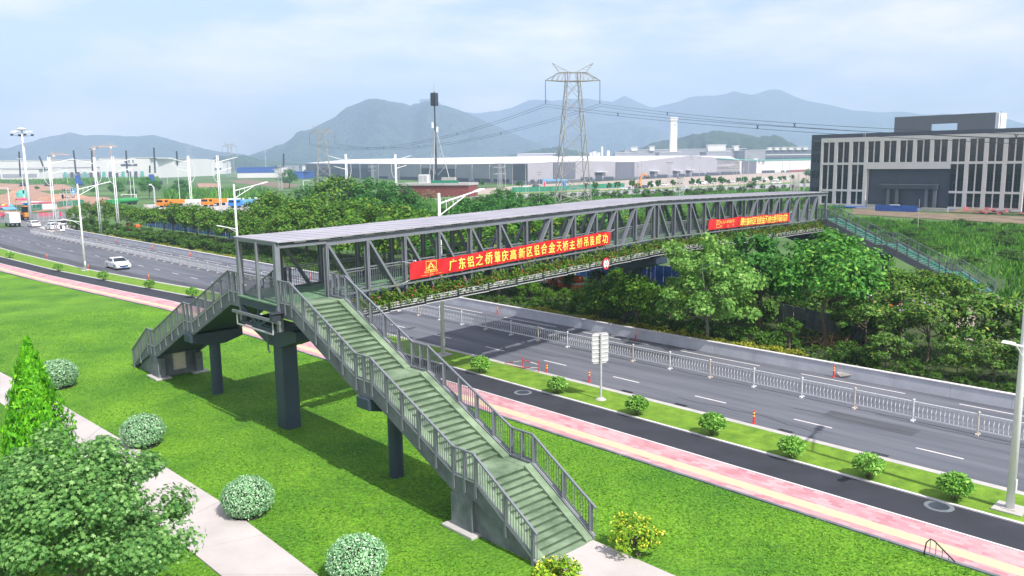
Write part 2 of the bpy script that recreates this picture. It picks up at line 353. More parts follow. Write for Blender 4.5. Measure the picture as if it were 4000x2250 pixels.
vs = [ST(s, -22+(T_lawn(s)-.12+22)*j/nt_, lawn_z(s, -22+(T_lawn(s)-.12+22)*j/nt_)) for s in ss for j in range(nt_+1)]
b.add(vs, [(i*(nt_+1)+j, (i+1)*(nt_+1)+j, (i+1)*(nt_+1)+j+1, i*(nt_+1)+j+1) for i in range(len(ss)-1) for j in range(nt_)])
struct(b.build('lawn', m_lawn, smooth=True))
# concrete footpath across the lawn
UPP = [tuple(at(x, y)[:2]) for x, y in ((0, 1455), (215, 1568), (500, 1735), (860, 1962), (1240, 2250))]
LOW = [tuple(at(x, y)[:2]) for x, y in ((0, 1574), (130, 1668), (350, 1840), (640, 2070), (862, 2250))]
ext = lambda p, q, k: tuple(np.array(q)+(np.array(q)-np.array(p))*k)
UPP = [ext(UPP[1], UPP[0], 2.2)]+UPP+[ext(UPP[-2], UPP[-1], 1.2)]; LOW = [ext(LOW[1], LOW[0], 2.6)]+LOW+[ext(LOW[-2], LOW[-1], 1.3)]
b = MB()
for i in range(len(UPP)-1):
    U0, U1_, L0, L1 = (np.array(q) for q in (UPP[i], UPP[i+1], LOW[i], LOW[i+1])); n_ = max(1, int(np.linalg.norm(U1_-U0)/3.2))
    for k in range(n_):
        f0, f1 = k/n_+.004, (k+1)/n_
        q = [L0+(L1-L0)*f0, L0+(L1-L0)*f1, U0+(U1_-U0)*f1, U0+(U1_-U0)*f0]
        b.hexa([(*p, -.1) for p in q]+[(*p, .045) for p in q])
struct(b.build('footpath', M_['path_concrete']))
b = MB(); e0 = np.array([.95, 24.95]); e1 = np.array([2.5, 26.5])
q = [e0, e0-RD*9+RN*-.3, e1-RD*9, e1]; b.hexa([(*p, -.1) for p in q]+[(*p, .05) for p in q]); struct(b.build('footpath', M_['path_concrete']))
# turf leaves
PATHPOLY = UPP+LOW[::-1]
def inpoly(P, poly):
    x, y = P[:, 0], P[:, 1]; r = np.zeros(len(P), bool); n = len(poly)
    for i in range(n):
        (x1, y1), (x2, y2) = poly[i], poly[(i+1) % n]
        r ^= ((y1 > y) != (y2 > y)) & (x < (x2-x1)*(y-y1)/(y2-y1+1e-12)+x1)
    return r
SHAPES = {'leaf': (np.array([(0, -.5, 0), (.27, -.05, .06), (0, .5, -.04), (-.27, -.05, .06)]), [(0, 1, 2, 3)]),
          'blade': (np.array([(-.09, 0, 0), (.09, 0, 0), (.03, .6, .02), (-.02, 1., .08)]), [(0, 1, 2, 3)]),
          'palm': (np.array([(0, -.5, 0), (.2, -.28, .02), (.52, -.3, -.06), (.3, 0, .05), (.46, .26, -.05), (.16, .2, .04), (0, .6, -.06), (-.16, .2, .04), (-.46, .26, -.05), (-.3, 0, .05), (-.52, -.3, -.06), (-.2, -.28, .02)]), [tuple(range(12))]),
          'spray': (np.array([(0, -.5, 0), (.1, -.1, .02), (.3, .1, 0), (.09, .12, .02), (.0, .6, 0), (-.09, .12, .02), (-.3, .1, 0), (-.1, -.1, .02)]), [tuple(range(8))])}
def cloud_mesh(name, P, Nn, size, m, shape='leaf', tdir=None, seed=0):
    r = np.random.default_rng(seed); N = len(P); Nn = Nn/(np.linalg.norm(Nn, axis=1, keepdims=True)+1e-9)
    T = r.normal(size=(N, 3)) if tdir is None else tdir+r.normal(size=(N, 3))*.25
    T = T-Nn*np.sum(T*Nn, 1, keepdims=True); T /= np.linalg.norm(T, axis=1, keepdims=True)+1e-9
    Bn = np.cross(T, Nn); S, F = SHAPES[shape]; k = len(S); size = np.broadcast_to(size, (N,))
    V = P[:, None, :]+size[:, None, None]*(S[None, :, 0:1]*Bn[:, None, :]+S[None, :, 1:2]*T[:, None, :]+S[None, :, 2:3]*Nn[:, None, :])
    me = bpy.data.meshes.new(name); me.vertices.add(N*k); me.vertices.foreach_set('co', V.astype(np.float32).ravel())
    me.loops.add(N*k); me.loops.foreach_set('vertex_index', np.arange(N*k, dtype=np.int32))
    me.polygons.add(N); me.polygons.foreach_set('loop_start', np.arange(0, N*k, k, dtype=np.int32))
    try: me.polygons.foreach_set('loop_total', np.full(N, k, dtype=np.int32))
    except Exception: pass
    me.materials.append(m); me.update(calc_edges=True); return me
def turf(name, n, s0, s1, t0, t1f, size, m, seed, falloff=True):
    r = np.random.default_rng(seed); s = s0+(s1-s0)*r.random(n)**(1.7 if falloff else 1); t = t0+(np.array([t1f(x) for x in s])-t0)*r.random(n)
    P = np.stack([RD[0]*s+RN[0]*t, RD[1]*s+RN[1]*t, np.zeros(n)], 1)
    keep = ~inpoly(P, PATHPOLY); d = np.hypot(P[:, 0], P[:, 1]); keep &= d > 17
    u_ = (P[:, 0]-BC[0])*BD[0]+(P[:, 1]-BC[1])*BD[1]; v_ = (P[:, 0]-BC[0])*BV[0]+(P[:, 1]-BC[1])*BV[1]
    keep &= ~((v_ > 12) & (v_ < 27) & (u_ > -5.2) & (u_ < -.5))
    P = P[keep]; s = s[keep]; t = t[keep]; n = len(P); P[:, 2] = .01+np.array([lawn_z(a, c) for a, c in zip(s, t)]) if t1f is not T_verge else .03
    Nn = r.normal(size=(n, 3))*.55+np.array([0, 0, .8]); sz = size*(.6+.8*r.random(n))
    clump = .5+.5*np.sin(P[:, 0]*2.1+np.sin(P[:, 1]*1.7)*2)*np.sin(P[:, 1]*2.3+np.cos(P[:, 0]*1.3)*2)
    P[:, 2] += sz*.25*(.4+clump)
    return stuff(link(name, cloud_mesh(name, P, Nn, sz, m, 'leaf', None, seed), m))
turf('lawn_grass', 150000, 3, 80, -4, lambda s: T_lawn(s)-.15, .085, L_['grass'], 11)
# ---------------------------------------------------------------- ground patches beyond the road
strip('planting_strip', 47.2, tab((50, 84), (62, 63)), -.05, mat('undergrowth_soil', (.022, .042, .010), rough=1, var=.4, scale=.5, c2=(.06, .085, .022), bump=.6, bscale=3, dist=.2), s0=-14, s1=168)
patch('dirt_ground', [(0, 760), (130, 742), (230, 765), (420, 770), (470, 795), (300, 812), (120, 830), (0, 830)], -.10, M_['dirt_red'])
patch('dirt_ground', [(0, 716), (110, 722), (250, 720), (300, 738), (120, 748), (0, 740)], -.09, M_['dirt_red'])
patch('dirt_ground', [(770, 716), (850, 716), (870, 730), (775, 732)], -.09, M_['dirt_red'])
patch('dirt_ground', [(770, 657), (910, 655), (950, 664), (900, 672), (760, 666)], -.09, M_['dirt_red'])
patch('dirt_ground', [(890, 706), (960, 700), (1180, 722), (1120, 735), (930, 716)], -.09, M_['dirt_brown'])
patch('dirt_ground', [(0, 674), (300, 674), (600, 677), (610, 683), (0, 685)], -.09, M_['sand_ground'])
patch('crossing_road', [(0, 838), (250, 830), (330, 850), (300, 905), (180, 925), (120, 890), (0, 870)], -.085, mat('far_asphalt', (.17, .17, .185), var=.1, rough=.9))
patch('access_road', [(150, 888), (225, 872), (300, 868), (330, 884), (200, 906)], -.08, M_['path_concrete'])
patch('side_road', [(560, 800), (880, 782), (1035, 790), (1030, 832), (900, 822), (560, 818)], -.09, M_['path_concrete'])
# far street that runs in front of the factory, with kerb strip of turf
m_far = mat('pale_road', (.33, .32, .34), rough=.9, var=.07, scale=.1)
patch('far_road', [(1700, 772), (2000, 759), (2400, 745), (2800, 729), (3060, 718), (3300, 709), (3300, 722), (3060, 733), (2800, 745), (2400, 763), (2000, 778), (1700, 792)], -.09, m_far)
patch('parking_ground', [(1850, 740), (2062, 722), (2404, 706), (2699, 690), (3000, 676), (3250, 668), (3250, 706), (3060, 714), (2400, 741), (2000, 755), (1850, 764)], -.10, M_['sand_ground'])
patch('turf_strip', [(1700, 766), (2000, 754), (2400, 740), (2800, 724.5), (3060, 713), (3300, 704), (3300, 708.5), (3060, 717), (2800, 728), (2400, 744), (2000, 758), (1700, 771)], -.085, m_verge)
# pale earth under the trees right of the bridge and the building site
patch('dirt_ground', [(3080, 1190), (3330, 1222), (3330, 1270), (3160, 1245), (3060, 1230)], -.03, mat('pink_earth', (.42, .22, .16), rough=.95, var=.15))
patch('dirt_ground', [(3730, 1185), (3815, 1180), (3800, 1330), (3730, 1320)], -.03, M_['sand_ground'])
patch('dirt_ground', [(2470, 1035), (2700, 1040), (2720, 1120), (2520, 1090)], -.03, M_['sand_ground'])
patch('dirt_ground', [(3330, 812), (3560, 828), (4000, 846), (4000, 875), (3560, 850), (3330, 836)], -.05, M_['dirt_brown'])
# ---------------------------------------------------------------- hills
m_hill = mat('hill_forest', (.006, .022, .020), rough=1, var=.4, scale=.022, c2=(.050, .095, .058), bump=1., bscale=.06, dist=22)
m_near_hill = mat('hill_forest_near', (.008, .036, .018), rough=1, var=.5, scale=.03, c2=(.035, .085, .032), bump=1., bscale=.12, dist=5)
def hill(pts, Y, depth, m, seed, rough=.03, n=110, rows=18):
    r = np.random.default_rng(seed); X = []; Hh = []
    px = np.linspace(pts[0][0], pts[-1][0], n); py = np.interp(px, [p[0] for p in pts], [p[1] for p in pts])
    for x, y in zip(px, py):
        q = atY(x, y, Y); X.append(q[0]); Hh.append(max(0, q[2]))
    X = np.array(X); Hh = np.array(Hh); jag = np.zeros(n)
    for o in range(1, 5): jag += np.interp(np.arange(n), np.linspace(0, n-1, 9*2**o), r.normal(size=9*2**o))/1.6**o
    Hh = np.maximum(0, Hh*(1+rough*jag))
    b = MB(); vs = []
    spurs = np.interp(np.arange(n), np.linspace(0, n-1, 15), r.normal(size=15)); spurs2 = np.interp(np.arange(n), np.linspace(0, n-1, 37), r.normal(size=37))
    for j in range(rows+1):
        f = -1+2*j/rows          # -1 front foot, 0 crest, 1 back foot
        for i in range(n):
            k = max(0., 1-abs(f)**1.25)
            w = 1+.9*spurs[i]*abs(f)**2*(1-abs(f))*2+.6*spurs2[i]*abs(f)**2*(1-abs(f))*2+.05*r.normal()*(0 if j == rows//2 else abs(f)**2*(1-abs(f))*2)
            vs.append((X[i]*(1+f*depth/Y*.9), Y+f*depth, -3+(Hh[i]+3)*k*w if k > 0 else -3))
    b.add(vs, [(j*n+i, j*n+i+1, (j+1)*n+i+1, (j+1)*n+i) for j in range(rows) for i in range(n-1)])
    o = b.build('hill', m, smooth=True); return struct(o)
hill([(-300, 620), (0, 588), (100, 560), (200, 530), (270, 521), (330, 531), (430, 526), (500, 533), (600, 527), (660, 540), (730, 562), (850, 592), (960, 604), (1050, 640)], 4200, 800, m_hill, 1)
hill([(820, 640), (950, 614), (1050, 580), (1130, 545), (1210, 508), (1300, 460), (1360, 418), (1430, 391), (1500, 394), (1560, 404), (1600, 412), (1665, 392), (1720, 408), (1800, 432), (1880, 466), (1960, 500), (2060, 545), (2200, 590), (2400, 640)], 3600, 850, m_hill, 2)
hill([(1640, 400), (1690, 388), (1760, 420), (1860, 440), (1950, 436), (2070, 387), (2120, 390), (2200, 391), (2300, 384), (2390, 396), (2440, 376), (2500, 394), (2560, 412), (2640, 400), (2720, 376), (2790, 370), (2860, 357), (2930, 372), (3000, 366), (3060, 364), (3150, 390), (3250, 412), (3330, 430), (3420, 436), (3520, 432), (3620, 448), (3800, 440), (3950, 470), (4200, 520)], 5600, 1000, m_hill, 3)
hill([(1900, 610), (2060, 560), (2200, 520), (2350, 480), (2450, 470), (2560, 500), (2700, 540), (2850, 520), (3000, 500), (3150, 530), (3300, 560), (3500, 600)], 4500, 700, m_hill, 4)
hill([(2380, 606), (2480, 588), (2560, 556), (2640, 540), (2700, 522), (2790, 513), (2880, 519), (2960, 528), (3040, 534), (3100, 556), (3150, 590), (3220, 620)], 1750, 300, m_near_hill, 5, rough=.05)
hill([(1980, 612), (2030, 595), (2100, 588), (2180, 572), (2260, 590), (2330, 612)], 1900, 200, m_near_hill, 6, rough=.05)
hill([(780, 640), (850, 608), (930, 604), (1010, 622), (1100, 632), (1200, 640)], 2300, 220, m_near_hill, 8, rough=.05)
# ================================================================ FOOTBRIDGE
GM = M_['grey_metal']; DKM = M_['dark_metal']; NV = M_['navy_paint']
bridge = thing('footbridge', 'long grey aluminium truss footbridge with flat metal roof crossing the dual road', 'footbridge', (BC[0], BC[1], 0))
L_B = 2.49; TH = 2.49; LOWZ = -1.22
U1 = [i*L_B for i in range(13)]; U2 = [U1[-1]+.62+i*L_B for i in range(14)]
VN, VF = 0.0, -3.95                       # the two truss planes
def uend(v): return -2.68-.1*v            # skewed end beside the near stairs
UE = U2[-1]+2.55
# roof sheet with standing seams
def roofz(u): return zb(u)+TH+.36
segs = [(-2.75, 0), (0, U1[-1]+.31), (U1[-1]+.31, UE+.1)]
b = MB(); RV0, RV1 = -4.38, .22
for a, c in segs:
    za, zc = roofz(a), roofz(c)
    a0, a1 = (a-.1*RV0, a-.1*RV1) if a < 0 else (a, a)
    c0, c1 = (c, c)
    q = [UV(a1, RV1, za), UV(c1, RV1, zc), UV(c0, RV0, zc), UV(a0, RV0, za)]
    b.hexa(q+[p+np.array([0, 0, .05]) for p in q])
u = -2.0
while u < UE:
    b.bar(UV(u, RV0+.02, roofz(u)+.056), UV(u, RV1-.02, roofz(u)+.056), .03, .014); u += .83
b.build('roof', M_['roof_metal'], bridge)
for v0, nm in ((RV1-.12, 'roof_fascia'), (RV0+.12, 'roof_fascia')):
    b = MB()
    for a, c in segs: b.bar(UV(a, v0, roofz(a)-.07), UV(c, v0, roofz(c)-.07), .04, .10)
    b.build(nm, DKM, bridge)
u = -1.5
while u < UE-.2:
    for v0 in (VN, VF): MB().box(UV(u, v0+.02, roofz(u)-.045), (.62, .22, .07), BD).build('roof_bracket', M_['galvanised'], bridge)
    u += 1.37
b = MB(); b.bar(UV(uend(VF), RV0+.1, roofz(-2)-.08), UV(uend(VN), RV1-.1, roofz(-2)-.08), .10, .16); b.build('roof_end_beam', GM, bridge)
def chord(v0, dz, w, h, name, m=GM, segs_=((0, U1[-1]+.31), (U1[-1]+.31, UE)), ib=False):
    b = MB()
    for a, c in segs_:
        p, q = UV(a, v0, zb(a)+dz), UV(c, v0, zb(c)+dz); z = np.array([0, 0, 1.])
        if ib:
            b.bar(p, q, .06, h); b.bar(p+z*(h/2-.02), q+z*(h/2-.02), w, .04); b.bar(p-z*(h/2-.02), q-z*(h/2-.02), w, .045)
        else: b.bar(p, q, w, h)
    return b.build(name, m, bridge)
for v0 in (VN, VF):
    chord(v0, TH+.15, .28, .30, 'top_chord', ib=True)
    b = MB(); b.bar(UV(uend(v0), v0, zb(0)+TH+.16), UV(0, v0, zb(0)+TH+.16), .16, .14); b.build('landing_roof_beam', GM, bridge)
    chord(v0, LOWZ, .26, .24, 'bottom_chord', ib=True)
    chord(v0+(.16 if v0 == VN else -.16), -.02, .09, .09, 'service_rail')
    chord(v0+(-.16 if v0 == VN else .16), -.22, .05, .40, 'deck_edge_beam', NV)
# deck
b = MB()
for a, c in segs:
    a0, a1 = (uend(VF), uend(VN)) if a < 0 else (a, a)
    cc = c if c < UE else UE
    q = [UV(a1, VN-.12, zb(a)-.08), UV(cc, VN-.12, zb(cc)-.08), UV(cc, VF+.12, zb(cc)-.08), UV(a0, VF+.12, zb(a)-.08)]
    b.hexa(q+[p+np.array([0, 0, .08]) for p in q])
b.build('deck', M_['deck_green'], bridge)
b = MB()
for u in U1+U2: b.bar(UV(u, VF+.1, zb(u)-.55), UV(u, VN-.1, zb(u)-.55), .12, .22); b.bar(UV(u, VF+.1, zb(u)+LOWZ), UV(u, VN-.1, zb(u)+LOWZ), .14, .2)
b.build('cross_beam', NV, bridge)
b = MB()
for u in U1+U2: b.bar(UV(u, VF+.1, zb(u)+TH+.2), UV(u, VN-.1, zb(u)+TH+.2), .08, .14)
b.build('roof_cross_beam', GM, bridge)
# posts and diagonals of both trusses, one mesh each
def post(u, v0, z0, z1, w=.15, dpt=.27, name='truss_post'):
    b = MB(); b.box((*UV(u, v0, 0)[:2], (z0+z1)/2), (w*.30, dpt, z1-z0), BD)
    for k in (-1, 1): b.box((*UV(u, v0+k*(dpt/2-.02), 0)[:2], (z0+z1)/2), (w, .04, z1-z0-.002), BD)
    return b.build(name, GM, bridge)
def diag(ua, za, uc, zc, v0):
    p, q = UV(ua, v0, za), UV(uc, v0, zc); b = MB(); b.bar(p, q, .24, .12)
    b.build('truss_diagonal', GM, bridge)
for v0 in (VN, VF):
    for US in (U1, U2):
        n = len(US)-1
        for i, u in enumerate(US): post(u, v0, zb(u)+LOWZ-.08, zb(u)+TH+.02)
        for i in range(n):
            a, c = US[i], US[i+1]
            if i < 6: diag(a+.12, zb(a)+TH-.02, c-.06, zb(c)+LOWZ+.15, v0)
            else: diag(a+.06, zb(a)+LOWZ+.15, c-.12, zb(c)+TH-.02, v0)
# railing panels between the posts
def rail_panel(p, q, name='railing_panel', h=1.12, lower=.1, m=GM, parent=bridge, step=.135, top=.07, r=.011):
    """p, q: floor points of the panel ends"""
    p = np.array(p, float); q = np.array(q, float); z = np.array([0, 0, 1.]); b = MB(); ln = np.linalg.norm((q-p)[:2])
    b.bar(p+z*h, q+z*h, top, top*.8); b.bar(p+z*lower, q+z*lower, .05, .05); b.bar(p+z*(h-.13), q+z*(h-.13), .035, .035)
    n = max(2, int(ln/step))
    for i in range(1, n): k = p+(q-p)*i/n; b.bar(k+z*lower, k+z*(h-.1), r*2, r*2)
    return b.build(name, m, parent)
for US in (U1, U2):
    for i in range(len(US)-1):
        for v0 in (VN-.2, VF+.2): rail_panel(UV(US[i]+.08, v0, zb(US[i])), UV(US[i+1]-.08, v0, zb(US[i+1])))
z0 = zb(0)
# skewed end: corner columns, middle column, railings, lower X frame and service pipes
def column(u, v, z0_, z1, w, name='end_column'):
    b = MB(); b.box((*UV(u, v, 0)[:2], (z0_+z1)/2), (w, w, z1-z0_), RD); return b.build(name, GM, bridge)
column(uend(VN)-.02, VN-.04, z0-1.3, z0+TH+.28, .24); column(uend(VF), VF, z0-1.3, z0+TH+.28, .24)
um = uend(-1.95); column(um-.06, -1.95, z0-.02, z0+TH+.26, .13)
for a, c in ((VF+.12, -2.02), (-1.88, VN-.16)):
    rail_panel(UV(uend(a)+.1, a, z0+.02), UV(uend(c)+.1, c, z0+.02), 'end_railing', step=.11)
    rail_panel(UV(.02, a, z0+.02), UV(.02, a+.02, z0+.02), 'end_railing', step=.11) if False else None
b = MB(); q = [UV(uend(v)-.24, v, z0-.05) for v in (VF-.1, VN-.02)]+[UV(uend(v)+.1, v, z0-.05) for v in (VN-.02, VF-.1)]
b.hexa([p for p in q]+[p+np.array([0, 0, .06]) for p in q]); b.build('end_ledge', M_['deck_green'], bridge)
b = MB()
pA, pB = UV(uend(VF)-.12, VF+.1, 0), UV(uend(VN)-.12, VN-.1, 0); up = lambda p, z: np.array([p[0], p[1], z])
b.bar(up(pA, z0-.25), up(pB, z0-.25), .10, .38); b.build('end_beam', NV, bridge)
b = MB(); mid = (pA+pB)/2
b.bar(up(pA, z0-.45), up(mid, z0-1.25), .10, .14); b.bar(up(pB, z0-.45), up(mid, z0-1.25), .10, .14); b.bar(up(mid, z0-.45), up(mid, z0-1.3), .1, .1); b.bar(up(pA, z0-1.3), up(pB, z0-1.3), .12, .14)
b.build('end_cross_brace', NV, bridge)
dA = -BD*.25
b = MB(); b.bar(up(pA+[*dA, 0], z0-.78)+np.array([RD[0]*.5, RD[1]*.5, 0]), up(pB+[*dA, 0], z0-.78)+np.array([BV[0]*.6, BV[1]*.6, 0]), .10, .13); b.build('service_beam', GM, bridge)
b = MB(); b.bar(up(pA+[*dA, 0], z0-1.38), up(pB+[*dA, 0], z0-1.38), .07, .07)
for p in (pA, pB): b.bar(up(p+[*dA, 0], z0-1.38), up(p+[*dA, 0], z0-.8), .06, .06)
b.build('service_rail', M_['galvanised'], bridge)
b = MB(); b.box(up(pB+[*dA, 0], z0-.55)+np.array([BV[0]*.25, BV[1]*.25, 0]), (.34, .42, .36), RD); b.box(up(pB+[*dA, 0], z0-.35)+np.array([BV[0]*.25, BV[1]*.25, 0]), (.5, .55, .05), RD); b.build('junction_box', DKM, bridge, bevel=.02)
# near-side truss bays below the landing
for v0 in (VN, VF):
    b = MB(); b.bar(UV(uend(v0), v0, z0-.2), UV(0, v0, z0-.2), .1, .34); b.bar(UV(uend(v0), v0, z0-1.25), UV(0, v0, z0-1.25), .12, .16); b.bar(UV(uend(v0), v0, z0-.35), UV(0, v0, z0-1.2), .1, .12); b.build('landing_beam', NV, bridge)
rail_panel(UV(uend(VF)+.25, VF+.1, z0), UV(-.1, VF+.1, z0), 'railing_panel') if False else None
# far landing
column(UE, VN, zb(UE)-1.3, zb(UE)+TH+.28, .22); column(UE, VF, zb(UE)-1.3, zb(UE)+TH+.28, .22)
rail_panel(UV(UE-.05, VF+.1, zb(UE)), UV(UE-.05, VN-.1, zb(UE)), 'end_railing'); rail_panel(UV(U2[-1]+.1, VF+.1, zb(UE)), UV(UE-.1, VF+.1, zb(UE)), 'railing_panel')
b = MB(); b.bar(UV(U2[-1], VN, zb(UE)-.2), UV(UE, VN, zb(UE)-.2), .1, .34); b.bar(UV(U2[-1], VN, zb(UE)-1.2), UV(UE, VN, zb(UE)-1.2), .1, .14); b.build('landing_beam', NV, bridge)
# piers
def pier(c, ztop, capdir, caplen, colw, cold, capw=1.1, rnd=False, name='pier', capd=1.0):
    c = np.array([c[0], c[1]]); cdv = np.array(capdir); nv = np.array([-cdv[1], cdv[0]])
    b = MB()
    if rnd: b.lathe((*c, 0), [(colw/2, -.2), (colw/2, ztop-capd+.05)], 20); p = b.build(name, NV, bridge, smooth=False)
    else: b.box((*c, (ztop-capd)/2-.1), (cold, colw, ztop-capd+.2), cdv); p = b.build(name, NV, bridge, bevel=.05)
    b = MB(); prof = [(-caplen/2, 0), (-caplen/2, -.45), (-colw*.75, -capd), (colw*.75, -capd), (caplen/2, -.45), (caplen/2, 0)]
    b.prism(prof, (*c, ztop), (*cdv, 0), (0, 0, 1), (*nv, 0), capw); b.build('pier_cap', NV, p, bevel=.02)
    b = MB()
    for k in (-1, 1): b.box((*(c+cdv*k*caplen*.36), ztop+.06), (.45, .45, .125), cdv)
    b.build('bearing', DKM, p); return p
pc = (UV(-1.25, -2.0, 0)+UV(-1.25, -2.0, 0))/2
mp1 = pier(pc, z0-1.42, -RD, 4.6, .82, .95, 1.2)
b = MB(); k = pc+np.array([*(-BD*.72-BV*.35), 0]); b.tube([up(k, z0-1.4), up(k, z0-2.6), up(k, z0-2.75)+np.array([*BV*.1, 0])], .05, 8); b.build('drain_pipe', M_['sky_blue'] if False else M_['concrete_grey'], mp1)
pier(UV(30.2, -1.98, 0), zb(30.2)-1.42, -RD, 5.6, .95, 1.15, 1.4)
pier(UV(U2[-1]+1.2, -1.98, 0), zb(63)-1.42, -RD, 4.6, .95, 1.15, 1.3)
# ---------------------------------------------------------------- stairs (same profile three times)
PROF = [(0, 6.68), (1.2, 6.68), (6.42, 4.31), (7.5, 4.31), (12.6, 1.95), (13.75, 1.95), (16.8, .06)]
def staircase(org, dirv, side, mstep, mrail, zoff=0, abut=True, tag_door=False):
    """org: deck corner of the stair's outer edge, dirv: run direction, side: unit vector across the stair"""
    O = np.array([org[0], org[1]]); D_ = np.array(dirv); S_ = np.array(side); WD = 2.6
    scl = (6.68+zoff)/6.68
    PR = [(r, z*scl) for r, z in PROF]
    def P(r, c, z): q = O+D_*r+S_*c; return np.array([q[0], q[1], z])
    zr = lambda r: float(np.interp(r, [p[0] for p in PR], [p[1] for p in PR]))
    # steps
    b = MB(); rb = MB(); K = .34
    for i in range(len(PR)-1):
        (r0, za), (r1, zc) = PR[i], PR[i+1]
        if abs(za-zc) < .01:
            q = [P(r0, K*.0, za-.1), P(r1, K*.0, za-.1), P(r1, WD, za-.1), P(r0, WD, za-.1)]; b.hexa(q+[p+np.array([0, 0, .1]) for p in q])
        else:
            n = int(round((za-zc)/.15)); tr = (r1-r0)/n; rs = (za-zc)/n
            for k in range(n):
                ra = r0+tr*k; zt = za-rs*(k+1)+ (0 if k < n-1 else 0)
                if k == n-1: zt = zc+.004
                T_ = .035
                b.hexa([P(ra-.01, K, zt-T_), P(ra+tr+.035, K, zt-T_), P(ra+tr+.035, WD-K, zt-T_), P(ra-.01, WD-K, zt-T_)]+[P(ra-.01, K, zt), P(ra+tr+.035, K, zt), P(ra+tr+.035, WD-K, zt), P(ra-.01, WD-K, zt)])
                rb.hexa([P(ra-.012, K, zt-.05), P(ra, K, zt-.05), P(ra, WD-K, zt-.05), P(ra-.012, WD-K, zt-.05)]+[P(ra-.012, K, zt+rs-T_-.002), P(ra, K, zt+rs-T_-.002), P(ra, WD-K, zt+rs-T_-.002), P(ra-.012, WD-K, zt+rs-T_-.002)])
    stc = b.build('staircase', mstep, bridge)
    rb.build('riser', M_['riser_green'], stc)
    # sloping side bands
    for c0, c1 in ((.02, K), (WD-K, WD-.02)):
        b = MB()
        for i in range(len(PR)-1):
            (r0, za), (r1, zc) = PR[i], PR[i+1]; h = .07 if abs(za-zc) > .01 else .012
            q = [P(r0, c0, za-.15), P(r1, c0, zc-.15), P(r1, c1, zc-.15), P(r0, c1, za-.15)]
            b.hexa(q+[P(r0, c0, za+h), P(r1, c0, zc+h), P(r1, c1, zc+h), P(r0, c1, za+h)])
        b.build('side_ramp', mstep, stc)
    # stringers with a light top flange
    for c in (-.05, WD+.05):
        b = MB()
        for i in range(len(PR)-1):
            (r0, za), (r1, zc) = PR[i], PR[i+1]
            zl0, zl1 = max(za-.62, .02), max(zc-.62, .02)
            b.hexa([P(r0, c-.05, zl0), P(r1, c-.05, zl1), P(r1, c+.05, zl1), P(r0, c+.05, zl0)]+[P(r0, c-.05, za+.10), P(r1, c-.05, zc+.10), P(r1, c+.05, zc+.10), P(r0, c+.05, za+.10)])
        b.build('stringer', M_['concrete_grey'] if mstep is M_['step_green'] else GM, stc)
        b = MB(); co = c+(-.07 if c < 0 else .07)
        for i in range(len(PR)-1):
            (r0, za), (r1, zc) = PR[i], PR[i+1]; b.bar(P(r0, co, za+.10), P(r1, co, zc+.10), .06, .04)
        b.build('stringer_flange', M_['galvanised'], stc)
    b = MB()
    for i in range(len(PR)-1):
        (r0, za), (r1, zc) = PR[i], PR[i+1]
        if zc < .5: continue
        q = [P(r0, .05, za-.50), P(r1, .05, zc-.50), P(r1, WD-.05, zc-.50), P(r0, WD-.05, za-.50)]; b.hexa(q+[p+np.array([0, 0, .18]) for p in q])
    b.build('soffit', NV, stc)
    # railings
    pr = [0.12, .62]+[1.25+.0*1]
    pr = [.1, .65, 1.25, 2.27, 3.3, 4.35, 5.4, 6.4, 7.0, 7.55, 8.55, 9.55, 10.6, 11.6, 12.6, 13.2, 13.8, 15.3, 16.6]
    for c in (-.13, WD+.13):
        b = MB()
        for i in range(len(PR)-1):
            (r0, za), (r1, zc) = PR[i], PR[i+1]; b.bar(P(r0-.02, c, za+1.12), P(r1+.01, c, zc+1.12), .08, .06)
        b.build('handrail', mrail, stc)
        for r in pr:
            z = zr(r); b = MB(); b.box((*P(r, c, 0)[:2], z+.32), (.11, .07, 1.5), D_); b.box((*P(r, c+(.05 if c < 0 else -.05), 0)[:2], z+.36), (.03, .10, 1.42), D_); b.build('rail_post', mrail, stc)
        b = MB()
        for i in range(len(pr)-1):
            r0, r1 = pr[i], pr[i+1]; n = max(2, int((r1-r0)/.125))
            b.bar(P(r0, c, zr(r0)+.17), P(r1, c, zr(r1)+.17), .045, .04)
            for k in range(1, n):
                r = r0+(r1-r0)*k/n; b.bar(P(r, c, zr(r)+.17), P(r, c, zr(r)+1.1), .024, .024)
        r = 16.8; b.bar(P(r, c, zr(r)+.1), P(r, c, zr(r)+1.12), .03, .03)
        b.build('baluster_panel', mrail, stc)
    # intermediate pier under the first landing
    c2 = P(6.95, WD/2, 0)[:2]; pier(c2, zr(7)-.62, S_, 3.1, .62, .62, .85, True, 'stair_pier', .75)
    # abutment under the lower landing and last flight
    b = MB(); b.prism([(12.75, 0), (16.5, 0), (16.5, .02), (16.3, .03), (13.75, 1.6), (12.75, 1.7)], P(0, WD/2, 0), (*D_, 0), (0, 0, 1), (*S_, 0), WD-.12)
    ab = b.build('abutment', M_['concrete_grey'], bridge)
    for c in (.12, WD-.12):
        b = MB(); b.prism([(12.35, -.1), (13.55, -.1), (13.55, 1.32), (12.35, 1.32)], P(0, c, 0), (*D_, 0), (0, 0, 1), (*S_, 0), .46); b.build('abutment_pillar', M_['concrete_grey'], ab, bevel=.03)
        b = MB(); b.box((*P(12.95, c, 0)[:2], .03), (1.7, .95, .12), D_); b.build('footing', M_['concrete_light'], ab, bevel=.02)
